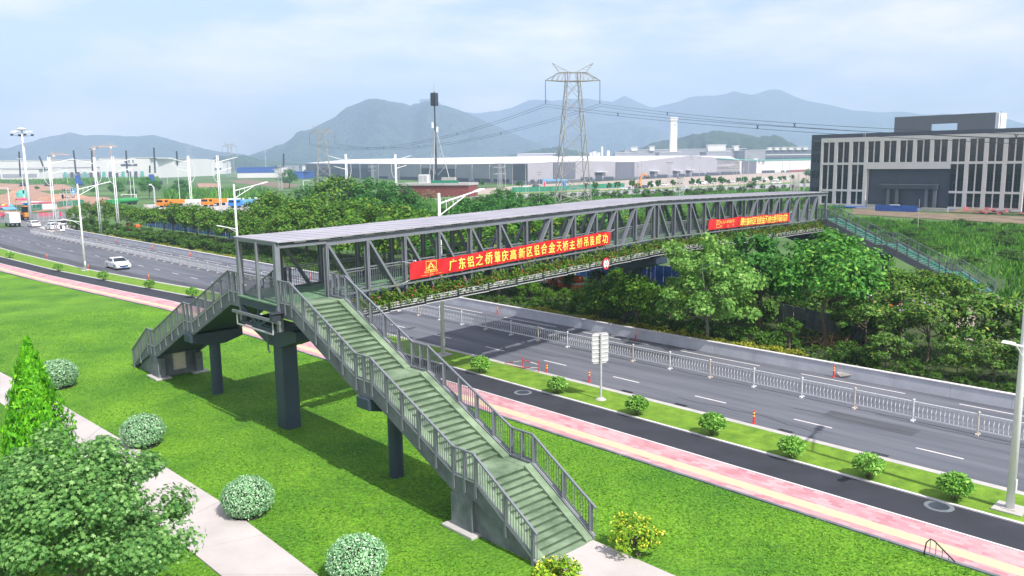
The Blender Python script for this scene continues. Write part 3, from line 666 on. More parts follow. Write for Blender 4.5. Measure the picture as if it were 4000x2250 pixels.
    if tag_door:
        b = MB(); b.prism([(.95, .35), (1.75, .35), (1.75, 1.45), (.95, 1.45)], P(12.72, 0, 0), (*S_, 0), (0, 0, 1), (*D_, 0), .06); b.build('access_hatch', M_['galvanised'], ab)
        b = MB(); b.prism([(1.02, .42), (1.68, .42), (1.68, 1.38), (1.02, 1.38)], P(12.68, 0, 0), (*S_, 0), (0, 0, 1), (*D_, 0), .05); b.build('hatch_panel', M_['cream_paint'], ab)
    return stc
SD = -RD
o1 = UV(-2.62, 0, 0)[:2]; s1 = BD
side1 = np.array([-SD[1], SD[0]]); side1 = side1 if side1 @ BD > 0 else -side1
staircase(o1, SD, side1, M_['step_green'], GM)
o2 = UV(uend(VF)+.02, VF, 0)[:2]; staircase(o2, RD, side1, M_['step_green'], GM, tag_door=True)
o3 = UV(U2[-1]+.02, 0, 0)[:2]; staircase(o3, SD, side1, M_['teal_step'], M_['concrete_grey'], zoff=zb(63)-6.68)
rail_panel(UV(.06, -.2, z0), UV(.1, -.2, z0), 'end_railing') if False else None
# ---------------------------------------------------------------- banners
def text_mesh(s, size=1., align='LEFT', bold=0.):
    c = bpy.data.curves.new('t', 'FONT'); c.body = s; c.size = size; c.align_x = align; c.resolution_u = 3
    o = bpy.data.objects.new('t', c); COL.objects.link(o); dg = bpy.context.evaluated_depsgraph_get(); dg.update()
    me = bpy.data.meshes.new_from_object(o.evaluated_get(dg)); bpy.data.objects.remove(o); bpy.data.curves.remove(c)
    v = np.array([p.co[:2] for p in me.vertices]); f = [tuple(p.vertices) for p in me.polygons]; bpy.data.meshes.remove(me)
    return v, f
def banner(u0, u1, za0, za1, hh, label, chars, cx0, cx1, csize, logo):
    def SURF(x, y, off=0.):
        k = x/(u1-u0); u = u0+x; sag = .035*math.sin(k*math.pi*7+.6)+.02*math.sin(k*41)
        z = za0+(za1-za0)*k+(zb(u)-zb(u0)-(zb(u1)-zb(u0))*k)+y+sag*(y/hh)
        return UV(u, 0.265+.045*math.sin(x*2.1+y*1.3)+.02*math.sin(x*5.3-y*4)+.008*math.sin(x*13+y*9)+off, z)
    nx, ny = int((u1-u0)*9), 10; b = MB()
    vs = [SURF((u1-u0)*i/nx, hh*j/ny) for i in range(nx+1) for j in range(ny+1)]+[SURF((u1-u0)*i/nx, hh*j/ny, -.012) for i in range(nx+1) for j in range(ny+1)]
    M2 = (nx+1)*(ny+1); g = lambda i, j: i*(ny+1)+j
    fs = [(g(i, j), g(i+1, j), g(i+1, j+1), g(i, j+1)) for i in range(nx) for j in range(ny)]
    fs += [tuple(M2+k for k in f[::-1]) for f in fs]
    o = b.add(vs, fs).build('banner', M_['banner_red'], None, smooth=True); tag(o, label, 'banner')
    # one lettering mesh: characters spaced one by one
    b = MB(); n = len(chars); pitch = (cx1-cx0)/n
    for i, ch in enumerate(chars):
        v, f = text_mesh(ch, 1, 'LEFT', .012)
        lo, hi = v.min(0), v.max(0); w = csize[0]; h = csize[1]
        q = (v-(lo+hi)/2)*np.array([w/.92, h/.92])+np.array([cx0+pitch*(i+.5), hh*.5])
        for sx, sy, dz in ((-.016, 0, .040), (.016, 0, .042), (0, .014, .044), (0, -.010, .046)): b.add([SURF(x+sx, y+sy, dz) for x, y in q], f)
    b.build('lettering', M_['yellow_ink'], o)
    b = MB()
    def seg(p, q, w=.03):
        n_ = 4
        for i in range(n_):
            a = np.array(p)+(np.array(q)-np.array(p))*i/n_; c = np.array(p)+(np.array(q)-np.array(p))*(i+1)/n_
            d = norm(np.array([*(c-a), 0]))[:2]; s = np.array([-d[1], d[0]])*w/2
            b.add([SURF(*(a-s), .028), SURF(*(c-s), .028), SURF(*(c+s), .028), SURF(*(a+s), .028)], [(0, 1, 2, 3)])
    def put(s, x, y, size, al='CENTER', sx=1.):
        v, f = text_mesh(s, size, al); b.add([SURF(x+p[0]*sx, y+p[1], .028) for p in v], f)
    logo(seg, put); b.build('logo_print', M_['yellow_ink'], o)
    b = MB()
    for x, y, k in ((0, hh, -1), (0, 0, -1), (u1-u0, hh, 1), (u1-u0, 0, 1)):
        p = SURF(x, y, .0); b.bar(p, p+np.array([BD[0]*.55*k, BD[1]*.55*k, .14 if y else -.14]), .014, .014)
    b.build('tie_cord', M_['white_paint'], o); return o
def frame(seg, x, y, w, h):
    for a, c in (((x, y), (x+w, y)), ((x+w, y), (x+w, y+h)), ((x+w, y+h), (x, y+h)), ((x, y+h), (x, y))): seg(a, c)
def logo1(seg, put):
    x, y, w = 1.15, .34, .78; frame(seg, x, y, w, .46); cx_ = x+w/2
    seg((cx_-.2, y+.02), (cx_, y+.40), .045); seg((cx_+.2, y+.02), (cx_, y+.40), .045)
    for k in (.12, .25, .36): seg((cx_, y+.36), (cx_-k, y+.10), .014); seg((cx_, y+.36), (cx_+k, y+.10), .014)
    seg((x+.02, y+.08), (cx_, y+.17), .025); seg((cx_, y+.17), (x+w-.02, y+.08), .025)
    put('ALU BRIDGE', cx_, .20, .17, sx=1.15); put('铝之桥', cx_, .06, .11); seg((.72, .10), (1.22, .10), .012); seg((1.86, .10), (2.36, .10), .012)
banner(5.1, 23.75, zb(5.1)+.16, zb(23.75)+.20, .88, 'long red banner with yellow characters tied along the nearer half of the footbridge', '广东铝之桥肇庆高新区铝合金天桥主桥吊装成功', 2.75, 18.35, (.56, .64), logo1)
def logo2(seg, put):
    frame(seg, 1.4, .12, .62, .62); seg((1.52, .42), (1.71, .70), .04); seg((1.90, .42), (1.71, .70), .04); seg((1.4, .38), (2.02, .38), .03)
    put('ALU-BRIDGE', 3.45, .46, .36, sx=1.45); put('铝', 2.3, .12, .26); put('之', 3.45, .12, .26); put('桥', 4.6, .12, .26)
banner(38.25, 55.15, zb(38.25)+.2, zb(55.15)+.17, .84, 'smaller looking red banner on the farther half of the footbridge near its far stairs', '肇庆高新区铝合金天桥主桥吊装成功', 5.9, 16.2, (.64, .68), logo2)
# ---------------------------------------------------------------- planter troughs with flowering shrubs along the outer side
def planter_proto():
    t = thing('planter_box', 'x', 'planter'); b = MB(); Lp = 2.42
    b.box((Lp/2, 0, .02), (Lp, .5, .04)); 
    for y in (-.24, .24):
        b.box((Lp/2, y, .14), (Lp, .025, .07)); b.box((Lp/2, y, .26), (Lp, .03, .06))
        for x in (.5, 1.2, 1.9): b.box((x, y*1.03, .2), (.16, .02, .2))
    for x in (.012, Lp-.012): b.box((x, 0, .16), (.024, .47, .3))
    b.build('trough', M_['galvanised'], t)
    b = MB(); b.box((Lp/2, 0, .16), (Lp-.1, .42, .22)); b.build('soil', M_['soil_dark'], t)
    b = MB(); b.bar((0, -.75, -.09), (0, .28, -.09), .07, .09); b.bar((0, .26, -.09), (0, .26, .32), .06, .05); b.build('bracket', DKM, t)
    b = MB(); b.bar((0, .34, -.12), (Lp, .34, -.12), .03, .04); b.build('lower_rail', M_['galvanised'], t)
    return t
def vine_mesh(seed, red):
    r = np.random.default_rng(seed); n = 850
    x = r.random(n)*2.6-.05; hump = .30+.14*np.sin(x*3.1+seed)+.10*np.sin(x*7.3+seed*2)
    P = np.stack([x, r.normal(size=n)*.17, .30+np.abs(r.normal(size=n))*hump*.75], 1)
    droop = r.random(n) < .035; P[droop, 1] = .28+.08*r.random(droop.sum()); P[droop, 2] = .05+.25*r.random(droop.sum())
    me = cloud_mesh('shrub', P, r.normal(size=(n, 3))+np.array([0, .3, .7]), .13+.10*r.random(n), L_['vine'], 'leaf', None, seed)
    m = red; Pf = np.stack([r.random(m)*2.5, r.normal(size=m)*.2+.05, .3+np.abs(r.normal(size=m))*.26], 1)
    mf = cloud_mesh('blossoms', Pf, r.normal(size=(m, 3)), .09+.05*r.random(m), L_['bloom'], 'leaf', None, seed+50)
    return me, mf
pk = Kind(planter_proto()); vines = [vine_mesh(s, n) for s, n in ((1, 14), (2, 40), (3, 70), (4, 28))]
for i in range(25):
    u = .6+i*2.49
    nearb = 'nearest the near stairs' if i < 1 else None
    pos = UV(u, .62, zb(u+1.2)-1.02); rz_ = ROT_BR
    # trough local +y must point away from the bridge (towards +v)
    o = pk.put(pos, math.atan2(BD[1], BD[0]), (1, -1, 1), 'grey slatted metal planter trough hung along the outer side of the footbridge', 'planter troughs along the footbridge')
    k = [0, 1, 2, 1, 3, 2][i % 6] if i > 1 else 0
    t = thing('flowering_shrub', 'trailing green shrub dotted with red flowers growing in a footbridge planter trough' if k != 0 else 'leafy green shrub with hardly any flowers growing in a footbridge planter trough', 'shrub', pos, math.atan2(BD[1], BD[0]), 'shrubs in the footbridge planters' if k != 0 else 'plain green shrubs in the footbridge planters', (1, -1, 1))
    a = link('foliage', vines[k][0], None); a.parent = t; a = link('blossoms', vines[k][1], None); a.parent = t
# height limit signs on the planters
for u, lab in ((22.2, 'round red-ringed height limit sign on the planters below the nearer banner'), (45.35, 'round red-ringed height limit sign on the planters below the farther banner')):
    zc = zb(u)-.95; c = UV(u, 1.02, zc); t = thing('height_sign', lab, 'road sign', c, math.atan2(BD[1], BD[0]))
    def disc(r, y, m, nm, n=28):
        b = MB(); b.prism([(r*math.cos(2*math.pi*k/n), r*math.sin(2*math.pi*k/n)) for k in range(n)], (0, y, 0), (1, 0, 0), (0, 0, 1), (0, 1, 0), .03); o = b.build(nm, m); o.parent = t; return o
    disc(.40, 0, M_['sign_red'], 'ring'); disc(.30, -.012, M_['white_paint'], 'face')
    b = MB()
    for k in (1, -1): b.prism([(-.12, k*.28), (.12, k*.28), (0, k*.15)], (0, -.03, 0), (1, 0, 0), (0, 0, 1), (0, 1, 0), .01)
    v, f = text_mesh('5.0', .30, 'CENTER', .01); b.add([(p[0]*1.0, -.034, p[1]-.10) for p in v], f); o = b.build('lettering', M_['black']); o.parent = t
    b = MB(); b.box((0, .06, 0), (.08, .1, .5)); o = b.build('bracket', M_['galvanised']); o.parent = t
# ================================================================ VEGETATION
def crown_points(r, rx, rz, zc, nc, nl, cl=.34, fill=.5, flat=.65, low=-.6):
    C_ = []
    while len(C_) < nc:
        d = r.normal(size=3); d /= np.linalg.norm(d)
        if d[2] < low: continue
        k = (fill+(1-fill)*r.random()**.6)*(.82+.25*r.random()); C_.append(d*k)
    C_ = np.array(C_)*np.array([rx, rx, rz])+np.array([0, 0, zc]); per = nl//nc; P = []; N_ = []
    for c in C_:
        s = cl*rx*(.6+.7*r.random()); q = r.normal(size=(per, 3)); q /= np.linalg.norm(q, axis=1, keepdims=True)+1e-9
        q *= (r.random((per, 1))**.45); p = c+q*np.array([s, s, s*flat]); P.append(p)
        out = (c-np.array([0, 0, zc*.8])); out = out/(np.linalg.norm(out)+1e-9)
        N_.append(q*.7+out*.35+np.array([0, 0, .55])+r.normal(size=(per, 3))*.45)
    return np.concatenate(P), np.concatenate(N_), C_
def tree_proto(name, seed, leafm, rx, rz, zc, nc, nl, lsize, shape='leaf', trunk_r=.12, barkm='bark', label='x', cat='tree', cl=.34, fill=.5, flat=.65, low=-.6, extra=None, stems=1, limbs=7):
    r = np.random.default_rng(seed); t = thing(name, label, cat)
    P, N_, C_ = crown_points(r, rx, rz, zc, nc, nl, cl, fill, flat, low)
    P[:, 2] = np.maximum(P[:, 2], .03)
    me = cloud_mesh('crown', P, N_, lsize*(.65+.7*r.random(len(P))), L_[leafm], shape, None, seed); o = link('crown', me, None); o.parent = t
    if extra:
        em, cnt, es = extra; k = r.choice(len(P), cnt); Pe = P[k]*np.array([1.03, 1.03, 1.0])+np.array([0, 0, es*.5]); o = link('blossoms', cloud_mesh('blossoms', Pe, r.normal(size=(cnt, 3))+np.array([0, 0, .6]), es, L_[em], 'leaf', None, seed+3), None); o.parent = t
    b = MB(); zf = max(.15, zc-rz*.75)
    for s in range(stems):
        o0 = np.array([0, 0, -.1]) if stems == 1 else np.array([*(r.normal(size=2)*.12), -.1])
        tip = np.array([*(r.normal(size=2)*.05*rx*(1 if stems == 1 else 4)), zc*.95]); mid = o0*.5+tip*.5+np.array([*(r.normal(size=2)*.06*rx), 0])
        b.tube([o0, o0+np.array([0, 0, .12]), (o0+mid)/2, mid, tip], [trunk_r*1.5, trunk_r*1.1, trunk_r*.9, trunk_r*.7, trunk_r*.3], 8)
    for c in C_[:limbs*stems]:
        s = np.array([0, 0, zf+(zc-zf)*r.random()*.6]); m = (s+c)/2+np.array([0, 0, -.06*rx]); b.tube([s, m, c], [trunk_r*.5, trunk_r*.3, trunk_r*.1], 5)
    o = b.build('trunk', M_[barkm], None, smooth=True); o.parent = t
    return t
# --- prototypes, about natural size
KD = {}
KD['row'] = [Kind(tree_proto('roadside_tree', 100+i, 'row', 2.3, 1.7, 2.7, 34, 2600, .30, trunk_r=.11)) for i in range(3)]
KD['dark'] = [Kind(tree_proto('roadside_tree', 120+i, 'dark', 2.6, 2.2, 3.0, 36, 2600, .32, trunk_r=.14)) for i in range(2)]
KD['bush'] = [Kind(tree_proto('roadside_shrub', 140+i, 'bush', 1.5, 1.05, .9, 26, 1700, .24, trunk_r=.05, stems=3, low=-.8, cat='shrub')) for i in range(3)]
KD['hedge'] = [Kind(tree_proto('hedge_plant', 160+i, 'hedge', 1.0, .42, .30, 22, 700, .16, trunk_r=.03, stems=2, low=-.3, cat='plant')) for i in range(2)]
KD['crape'] = [Kind(tree_proto('flowering_tree', 180+i, 'crape', 2.5, 2.0, 2.8, 34, 3000, .30, trunk_r=.10, extra=('mauve', 70, .2), flat=.5)) for i in range(2)]
KD['street'] = [Kind(tree_proto('street_tree', 200+i, 'dark', 1.5, 1.75, 3.2, 18, 800, .55, trunk_r=.10)) for i in range(2)]
TREE_LAB = {}
def tree(kind, px, t, ytop, label=None, h0=None, group=None, world=None, rz=None, sc=None):
    ks = KD[kind]; k = ks[int(abs(px)*7+abs(t)) % len(ks)]; p = np.array(world) if world is not None else onrow(px, t, -.05)
    full = {'row': 4.4, 'dark': 5.2, 'bush': 1.95, 'hedge': .72, 'crape': 4.8, 'street': 4.9}[kind]
    s = sc if sc else max(.3, topz(p, ytop)/full)
    return k.put((p[0], p[1], -.06), rz if rz is not None else px*.37, s, label, group)
# front shrubs just behind the barrier wall (left of and behind the bridge)
sh = [(300, 846), (345, 848), (400, 858), (455, 872), (505, 876), (560, 880), (610, 896), (655, 902), (705, 906), (755, 920), (810, 930), (860, 940), (905, 950)]
for i, (x, y) in enumerate(sh): tree('bush', x, 50.3+(i % 3)*.8, y, 'dark green shrub in the row behind the concrete barrier left of the footbridge', group='shrubs behind the barrier left of the bridge')
for i in range(24):
    x = 330+i*26; tree('hedge', x, 48.4, None, 'low yellow green hedge plant behind the concrete barrier left of the footbridge', group='yellow hedge plants left of the bridge', sc=.75+.25*((i*7) % 5)/4) if (i*5) % 7 != 3 else None
rowt = [(300, 808, 57), (338, 788, 60), (408, 784, 58), (455, 800, 60), (500, 797, 57), (552, 812, 60), (598, 804, 58), (640, 812, 61), (680, 790, 58), (728, 800, 61), (772, 793, 58), (812, 812, 60), (846, 822, 57), (895, 815, 60), (930, 812, 56), (985, 826, 57)]
for i, (x, y, t) in enumerate(rowt): tree('row', x, t, y, 'rounded olive green tree in the row beyond the shrubs left of the footbridge', group='olive trees left of the bridge')
# blue hoarding runs between them (built with the street furniture); the tall mass behind the roof
mid = [('row', 1078, 62, 744), ('row', 1140, 64, 768), ('row', 1060, 58, 800), ('row', 1200, 60, 776), ('row', 1262, 64, 762), ('row', 1130, 56, 820), ('row', 1330, 60, 792), ('row', 1420, 62, 772), ('row', 1500, 60, 790), ('row', 1580, 62, 800), ('row', 1270, 56, 830), ('row', 1400, 55, 838), ('row', 1520, 55, 842), ('row', 1010, 54, 850), ('row', 1620, 56, 836), ('row', 1700, 58, 830)]
for k, x, t, y in mid: tree(k, x, t, y, 'bright olive tree in the dense group behind the near half of the bridge roof', group='dense trees behind the bridge roof')
drk = [(1322, 88, 682, 'tall bright green tree behind the twin street lamp left of the brick hut'), (1390, 92, 722, None), (1450, 90, 702, None), (1520, 88, 716, None), (1590, 92, 742, None), (1210, 90, 730, None), (1640, 80, 797, None), (1735, 74, 806, None), (1815, 78, 770, None), (1873, 82, 788, None), (1912, 110, 768, None), (1960, 120, 736, None), (2005, 118, 748, None), (1900, 95, 800, None), (2060, 90, 812, None), (2120, 120, 760, None)]
for x, t, y, lab in drk: tree('dark' if lab is None else 'row', x, t, y, lab or 'dark green leafy tree in the thicket between the bridge roof and the factory', group=None if lab else 'dark trees in front of the factory')
# seen through and under the bridge trusses
for i, (x, t, y) in enumerate([(1750, 53, 880), (1850, 54, 868), (1950, 53, 862), (2040, 55, 850), (2150, 57, 838), (2240, 60, 828), (2330, 62, 835), (2420, 66, 850), (2500, 70, 845), (2620, 76, 838), (2720, 80, 836), (2830, 84, 838), (2920, 88, 832)]): tree('row' if i % 3 else 'dark', x, t, y, 'green tree standing behind the footbridge and showing between its truss posts', group='trees seen through the truss')
und = [('row', 2120, 62, 1085), ('row', 2230, 60, 1070), ('row', 2330, 64, 1052), ('row', 2420, 62, 1040), ('row', 2520, 66, 1075), ('row', 2580, 60, 1120), ('row', 2060, 58, 1110), ('row', 2680, 66, 1110), ('dark', 1980, 58, 1120)]+[('row', 2070+68*i, 52.6+(i % 3)*1.1, 1092+((i*37) % 40)) for i in range(9)]
for k, x, t, y in und: tree(k, x, t, y, 'rounded tree in the shade under the middle of the footbridge', group='trees under the bridge')
for i, (x, y) in enumerate([(2345, 1085), (2425, 1072), (2500, 1082)]): tree('row', x, 48.75, y, 'leafy young tree hiding the middle pier of the footbridge', group='young trees before the middle pier')
for i in range(9): x = 2660+i*92; tree('bush', x, 57+(i*5) % 13, None, 'dense shrub filling the shade under the trees right of the bridge', group='shade shrubs under the right trees', sc=1.25+.1*((i*3) % 5))
for i in range(34): x = 1830+i*41; p_ = at(x, 808-(x-1830)*.045-((i*13) % 22), -.1); tree('bush' if i % 4 else 'dark', x, 0, None, 'wild shrub in the green strip between the bridge roof and the far road', world=p_, sc=(.9+.2*((i*7) % 5))*(1 if i % 4 else .45), group='wild shrubs before the far road')
for i, (x, y) in enumerate([(1880, 1150), (1950, 1160), (2030, 1150), (2090, 1160), (2160, 1170), (2230, 1185), (2300, 1190), (2370, 1195), (2440, 1190), (2510, 1215), (2580, 1230), (2650, 1235), (2720, 1240), (2800, 1260), (2870, 1265), (2940, 1270), (3010, 1290), (3080, 1300)]): tree('bush', x, 49.9+(i % 3)*.9, y, 'dense dark shrub behind the barrier wall between the bridge and the lone maple', group='shrubs behind the barrier right of the bridge')
for i in range(30):
    x = 2070+i*35
    if i % 6 != 4: tree('hedge', x, 48.3, None, 'low yellow green hedge plant behind the barrier wall right of the footbridge', group='yellow hedge plants right of the bridge', sc=.8+.3*((i*7) % 5)/4)
# the big pair right of the maple, then flowering trees to the right edge
pA_ = at(3228, 1345); T2 = tree_proto('broadleaf_tree', 301, 'lush', 3.6, 3.0, 5.0, 46, 6500, .34, trunk_r=.16, label='large dark green tree with a bare leaning trunk just right of the lone maple', limbs=9)
T2.location = (*pA_[:2], -.05)
pA_ = onrow(2960, 54); T2 = tree_proto('broadleaf_tree', 302, 'dark', 2.8, 3.0, 4.6, 44, 5600, .34, trunk_r=.15, label='large dark tree squeezed between the lone maple and the bare-trunked tree', limbs=9); T2.location = (*pA_[:2], -.05)
pA_ = at(3080, 1392); T2 = tree_proto('young_tree', 303, 'bush', .8, .8, 1.9, 16, 1100, .18, trunk_r=.10, label='small young tree with a thick short trunk by the barrier below the dark trees', barkm='bark'); T2.location = (*pA_[:2], -.05)
cr_ = [(3380, 55, 1140, 'broad flowering tree with yellowish leaf tips just right of the dark trees'), (3510, 57, 1120, 'flowering tree with mauve blossoms directly left of the pale gap in the trees'), (3620, 54, 1150, 'flowering tree leaning over the barrier just right of the rock pile'), (3850, 56, 1130, 'mauve flowering tree at the foot of the far stairs'), (3960, 57, 1160, 'mauve flowering tree cut by the right edge behind the white lamp post'), (3740, 51.5, 1330, 'lower flowering tree hanging over the barrier below the pale gap'), (3880, 51.5, 1320, 'lower flowering tree beside the lamp head at the right'), (4030, 52, 1300, 'lower flowering tree behind the white lamp post at the right edge'), (3460, 50.5, 1290, 'low spreading flowering tree behind the barrier near the rock pile')]
for x, t, y, lab in cr_: tree('crape', x, t, y, lab)
for i, (x, t, y) in enumerate([(3300, 51, 1330), (3370, 50.5, 1350), (3560, 50, 1400), (3650, 49.6, 1450), (3760, 49.5, 1480), (3850, 49.6, 1490), (3940, 50, 1500), (3250, 50.5, 1370), (4020, 50.5, 1500)]): tree('bush', x, t, y, 'leafy undergrowth shrub behind the barrier wall at the right of the picture', group='undergrowth shrubs at the right')
for i, (x, t, y) in enumerate([(3440, 72, 1045), (3520, 70, 1048), (3600, 72, 1050), (3680, 70, 1060), (3370, 74, 1060), (3740, 72, 1075), (3170, 66, 1000), (3260, 70, 985), (3330, 76, 1020)]): tree('row' if i < 6 else 'dark', x, t, y, 'round bushy tree in front of the lower flight of the far stairs', group='trees in front of the far stairs')
# dark clumps in the fields to the left
for x, y0, y1, lab in [(458, 772, 708, 'dark round tree clump in the field behind the tallest left lamp posts'), (585, 775, 690, 'dark tree clump behind the bent camera post'), (520, 770, 735, None), (712, 775, 702, 'dark tree clump above the two orange trucks'), (1130, 735, 662, 'dark upright tree beside the lattice tower left of the factory'), (365, 760, 725, 'small dark tree by the red earth mound'), (145, 745, 725, 'small bush on the bare earth at the far left'), (935, 765, 735, None), (1240, 720, 690, 'pale green bush at the foot of the slim pylon'), (3160, 700, 660, 'dark tree against the left side of the office building')]:
    p = at(x, y0); tree('dark', x, 0, y1, lab or 'dark bush in the far green field on the left', world=p, group=None if lab else 'bushes in the far field')
# street trees along the far road
n_ = 0
for x, yb, yt in [(2325, 757, 708), (2380, 752, 712), (2412, 750, 706), (2470, 748, 700), (2492, 742, 712), (2540, 752, 705), (2571, 748, 700), (2628, 742, 700), (2703, 740, 694), (2728, 738, 696), (2765, 738, 682), (2785, 735, 690), (2822, 735, 690), (2812, 728, 688), (2845, 730, 700), (2885, 725, 690), (2908, 728, 686), (2945, 725, 690), (2962, 722, 686), (2985, 722, 700), (3010, 720, 684), (3045, 716, 686), (3062, 715, 684), (3095, 712, 680), (2030, 745, 705), (1880, 740, 700), (2290, 745, 712)]:
    p = at(x, yb, -.08); tree('street', x, n_, yt, 'small round-headed street tree in the row along the far road before the factory', world=p, group='street trees along the far road'); n_ += 1
# --- the three trees that matter most in the foreground and middle
def big_maple(name, seed, lm, base, ytop, rad, label, nl, ls, trunk, nc=62, cl=.24):
    h = topz(base, ytop); rz_ = h*.46; zc = h-rz_
    t = tree_proto(name, seed, lm, rad, rz_, zc, nc, nl, ls, 'palm', trunk, 'bark_grey', label, cl=cl, fill=.35, flat=.7, low=-.75, limbs=26); t.location = (base[0], base[1], -.02); return t
big_maple('maple_tree', 401, 'maple2', at(2767, 1343), 918, 3.75, 'lone bright green maple with a slim grey trunk behind the barrier wall', 15000, .20, .13, 84, .19)
big_maple('maple_tree', 403, 'maple', at(330, 2370), 1735, 3.45, 'big glossy green maple filling the lower left corner over the footpath', 36000, .125, .15, 95, .205)
# conifer
def conifer(base, ytop, rad, label, seed):
    h = topz(base, ytop); r = np.random.default_rng(seed); t = thing('conifer_tree', label, 'tree', (base[0], base[1], -.02)); n = 9500
    f = r.random(n)**1.25; az = r.random(n)*2*math.pi; lob = 1+.16*np.sin(az*5+f*9)+.10*np.sin(az*9-f*23)
    rr = rad*(1-f)**.82*lob*(.55+.5*r.random(n)**.5)+.04; z = .12+f*(h-.2)
    P = np.stack([rr*np.cos(az), rr*np.sin(az), z+.10*r.normal(size=n)], 1); outv = np.stack([np.cos(az), np.sin(az), np.full(n, .2)], 1)
    td = np.stack([np.cos(az)*.55, np.sin(az)*.55, np.full(n, 1.)], 1)
    me = cloud_mesh('crown', P, outv+r.normal(size=(n, 3))*.4, .30*(.6+.6*r.random(n)), L_['conifer'], 'spray', td, seed); o = link('crown', me, None); o.parent = t
    b = MB(); b.tube([(0, 0, -.1), (0, 0, h*.5), (0, 0, h*.94)], [.13, .08, .02], 7); o = b.build('trunk', M_['bark']); o.parent = t
conifer(at(172, 1965), 1335, 1.75, 'tall bright lime conifer beside the footpath at the left', 5)
# clipped ball shrubs
def ball_proto(r_=.95, seed=9):
    t = thing('ball_shrub', 'x', 'shrub'); r = np.random.default_rng(seed); n = 7500; d = r.normal(size=(n, 3)); d /= np.linalg.norm(d, axis=1, keepdims=True); d = d[d[:, 2] > -.72]; n = len(d)
    k = 1+.03*np.sin(d[:, 0]*9+2)*np.sin(d[:, 1]*8)+.05*r.normal(size=n)
    P = d*np.array([1, 1, .80])*k[:, None]*r_+np.array([0, 0, .74*r_])
    o = link('foliage', cloud_mesh('foliage', P, d+r.normal(size=(n, 3))*.55, .085*(.6+.8*r.random(n)), L_['ball'], 'leaf', None, seed), None); o.parent = t
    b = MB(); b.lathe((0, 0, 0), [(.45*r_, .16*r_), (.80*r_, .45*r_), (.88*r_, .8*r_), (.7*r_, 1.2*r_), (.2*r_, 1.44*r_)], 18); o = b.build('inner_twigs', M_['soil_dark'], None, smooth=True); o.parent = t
    b = MB(); b.lathe((0, 0, 0), [(.72*r_, -.05), (.72*r_, .05), (.5*r_, .09)], 20); o = b.build('soil_ring', M_['soil_dark']); o.parent = t
    return t
bk = Kind(ball_proto())
for x, y, s, lab in [(230, 1512, 1.12, 'clipped grey green ball shrub half behind the tall conifer'), (562, 1738, .99, 'clipped ball shrub second from the left along the footpath'), (970, 2008, .95, 'clipped ball shrub third from the left along the footpath'), (1396, 2262, .94, 'clipped ball shrub cut by the bottom edge of the picture')]:
    p = at(x, y); bk.put((p[0], p[1], 0), x*.1, s, lab)
# yellow flowering shrubs at the stair foot
def fb_proto(seed=21):
    return tree_proto('yellow_flower_shrub', seed, 'flowerbush', .68, .50, .55, 30, 1700, .12, trunk_r=.03, stems=3, low=-.5, cat='shrub', extra=('petal', 420, .085), cl=.32)
fk = Kind(fb_proto()); p = at(2480, 2158); fk.put((p[0], p[1], 0), .3, 1.22, 'yellow flowering shrub on the lawn right of the stair foot')
p = at(2180, 2330); fk.put((p[0], p[1], 0), 1.7, 1.15, 'yellow flowering shrub in front of the lowest steps at the bottom edge')
# verge shrubs
def verge_proto(seed):
    t = thing('verge_shrub', 'x', 'shrub'); r = np.random.default_rng(seed); n = 1300; d = r.normal(size=(n, 3)); d[:, 2] = np.abs(d[:, 2])*.9-.25; d /= np.linalg.norm(d, axis=1, keepdims=True)
    P = d*(.25+.75*r.random((n, 1))**.5)*np.array([.58, .58, .50])+np.array([0, 0, .50]); P[:, 2] = np.maximum(P[:, 2], .03)
    me = cloud_mesh('foliage', P, np.cross(d, r.normal(size=(n, 3)))*.8+d*.5+np.array([0, -.2, .7]), .17*(.6+.7*r.random(n)), L_['verge'], 'leaf', d+np.array([0, 0, .35]), seed); o = link('foliage', me, None); o.parent = t
    b = MB(); [b.tube([(0, 0, -.05), (r.normal()*.1, r.normal()*.1, .25), (r.normal()*.25, r.normal()*.25, .6)], [.02, .015, .006], 4) for _ in range(7)]; o = b.build('stems', M_['bark']); o.parent = t; return t
vk = [Kind(verge_proto(31)), Kind(verge_proto(32))]
VS = [(40, 1008), (228, 1060), (404, 1095), (585, 1128), (752, 1162), (1878, 1458), (2177, 1538), (2487, 1622), (2782, 1700), (3090, 1790), (3390, 1868), (3728, 1955)]
VL = ['leftmost verge shrub at the left picture edge', 'verge shrub left of the lamp post in the left part of the road', 'verge shrub just in front of the white sedan', 'verge shrub between the white sedan and the left stairs', 'verge shrub next to the top of the left stairs', 'verge shrub beside the bridge shadow and the round lamp foot', 'verge shrub left of the direction sign', 'verge shrub just right of the direction sign', 'verge shrub nearest the lone red post on the road edge', 'verge shrub below the small shadow on the road', 'verge shrub third from the right-hand lamp', 'verge shrub nearest the white lamp post on the right']
for i, ((x, y), lab) in enumerate(zip(VS, VL)): p = at(x, y); vk[i % 2].put((p[0], p[1], .02), i*1.3, 1.0+.05*(i % 3), lab)
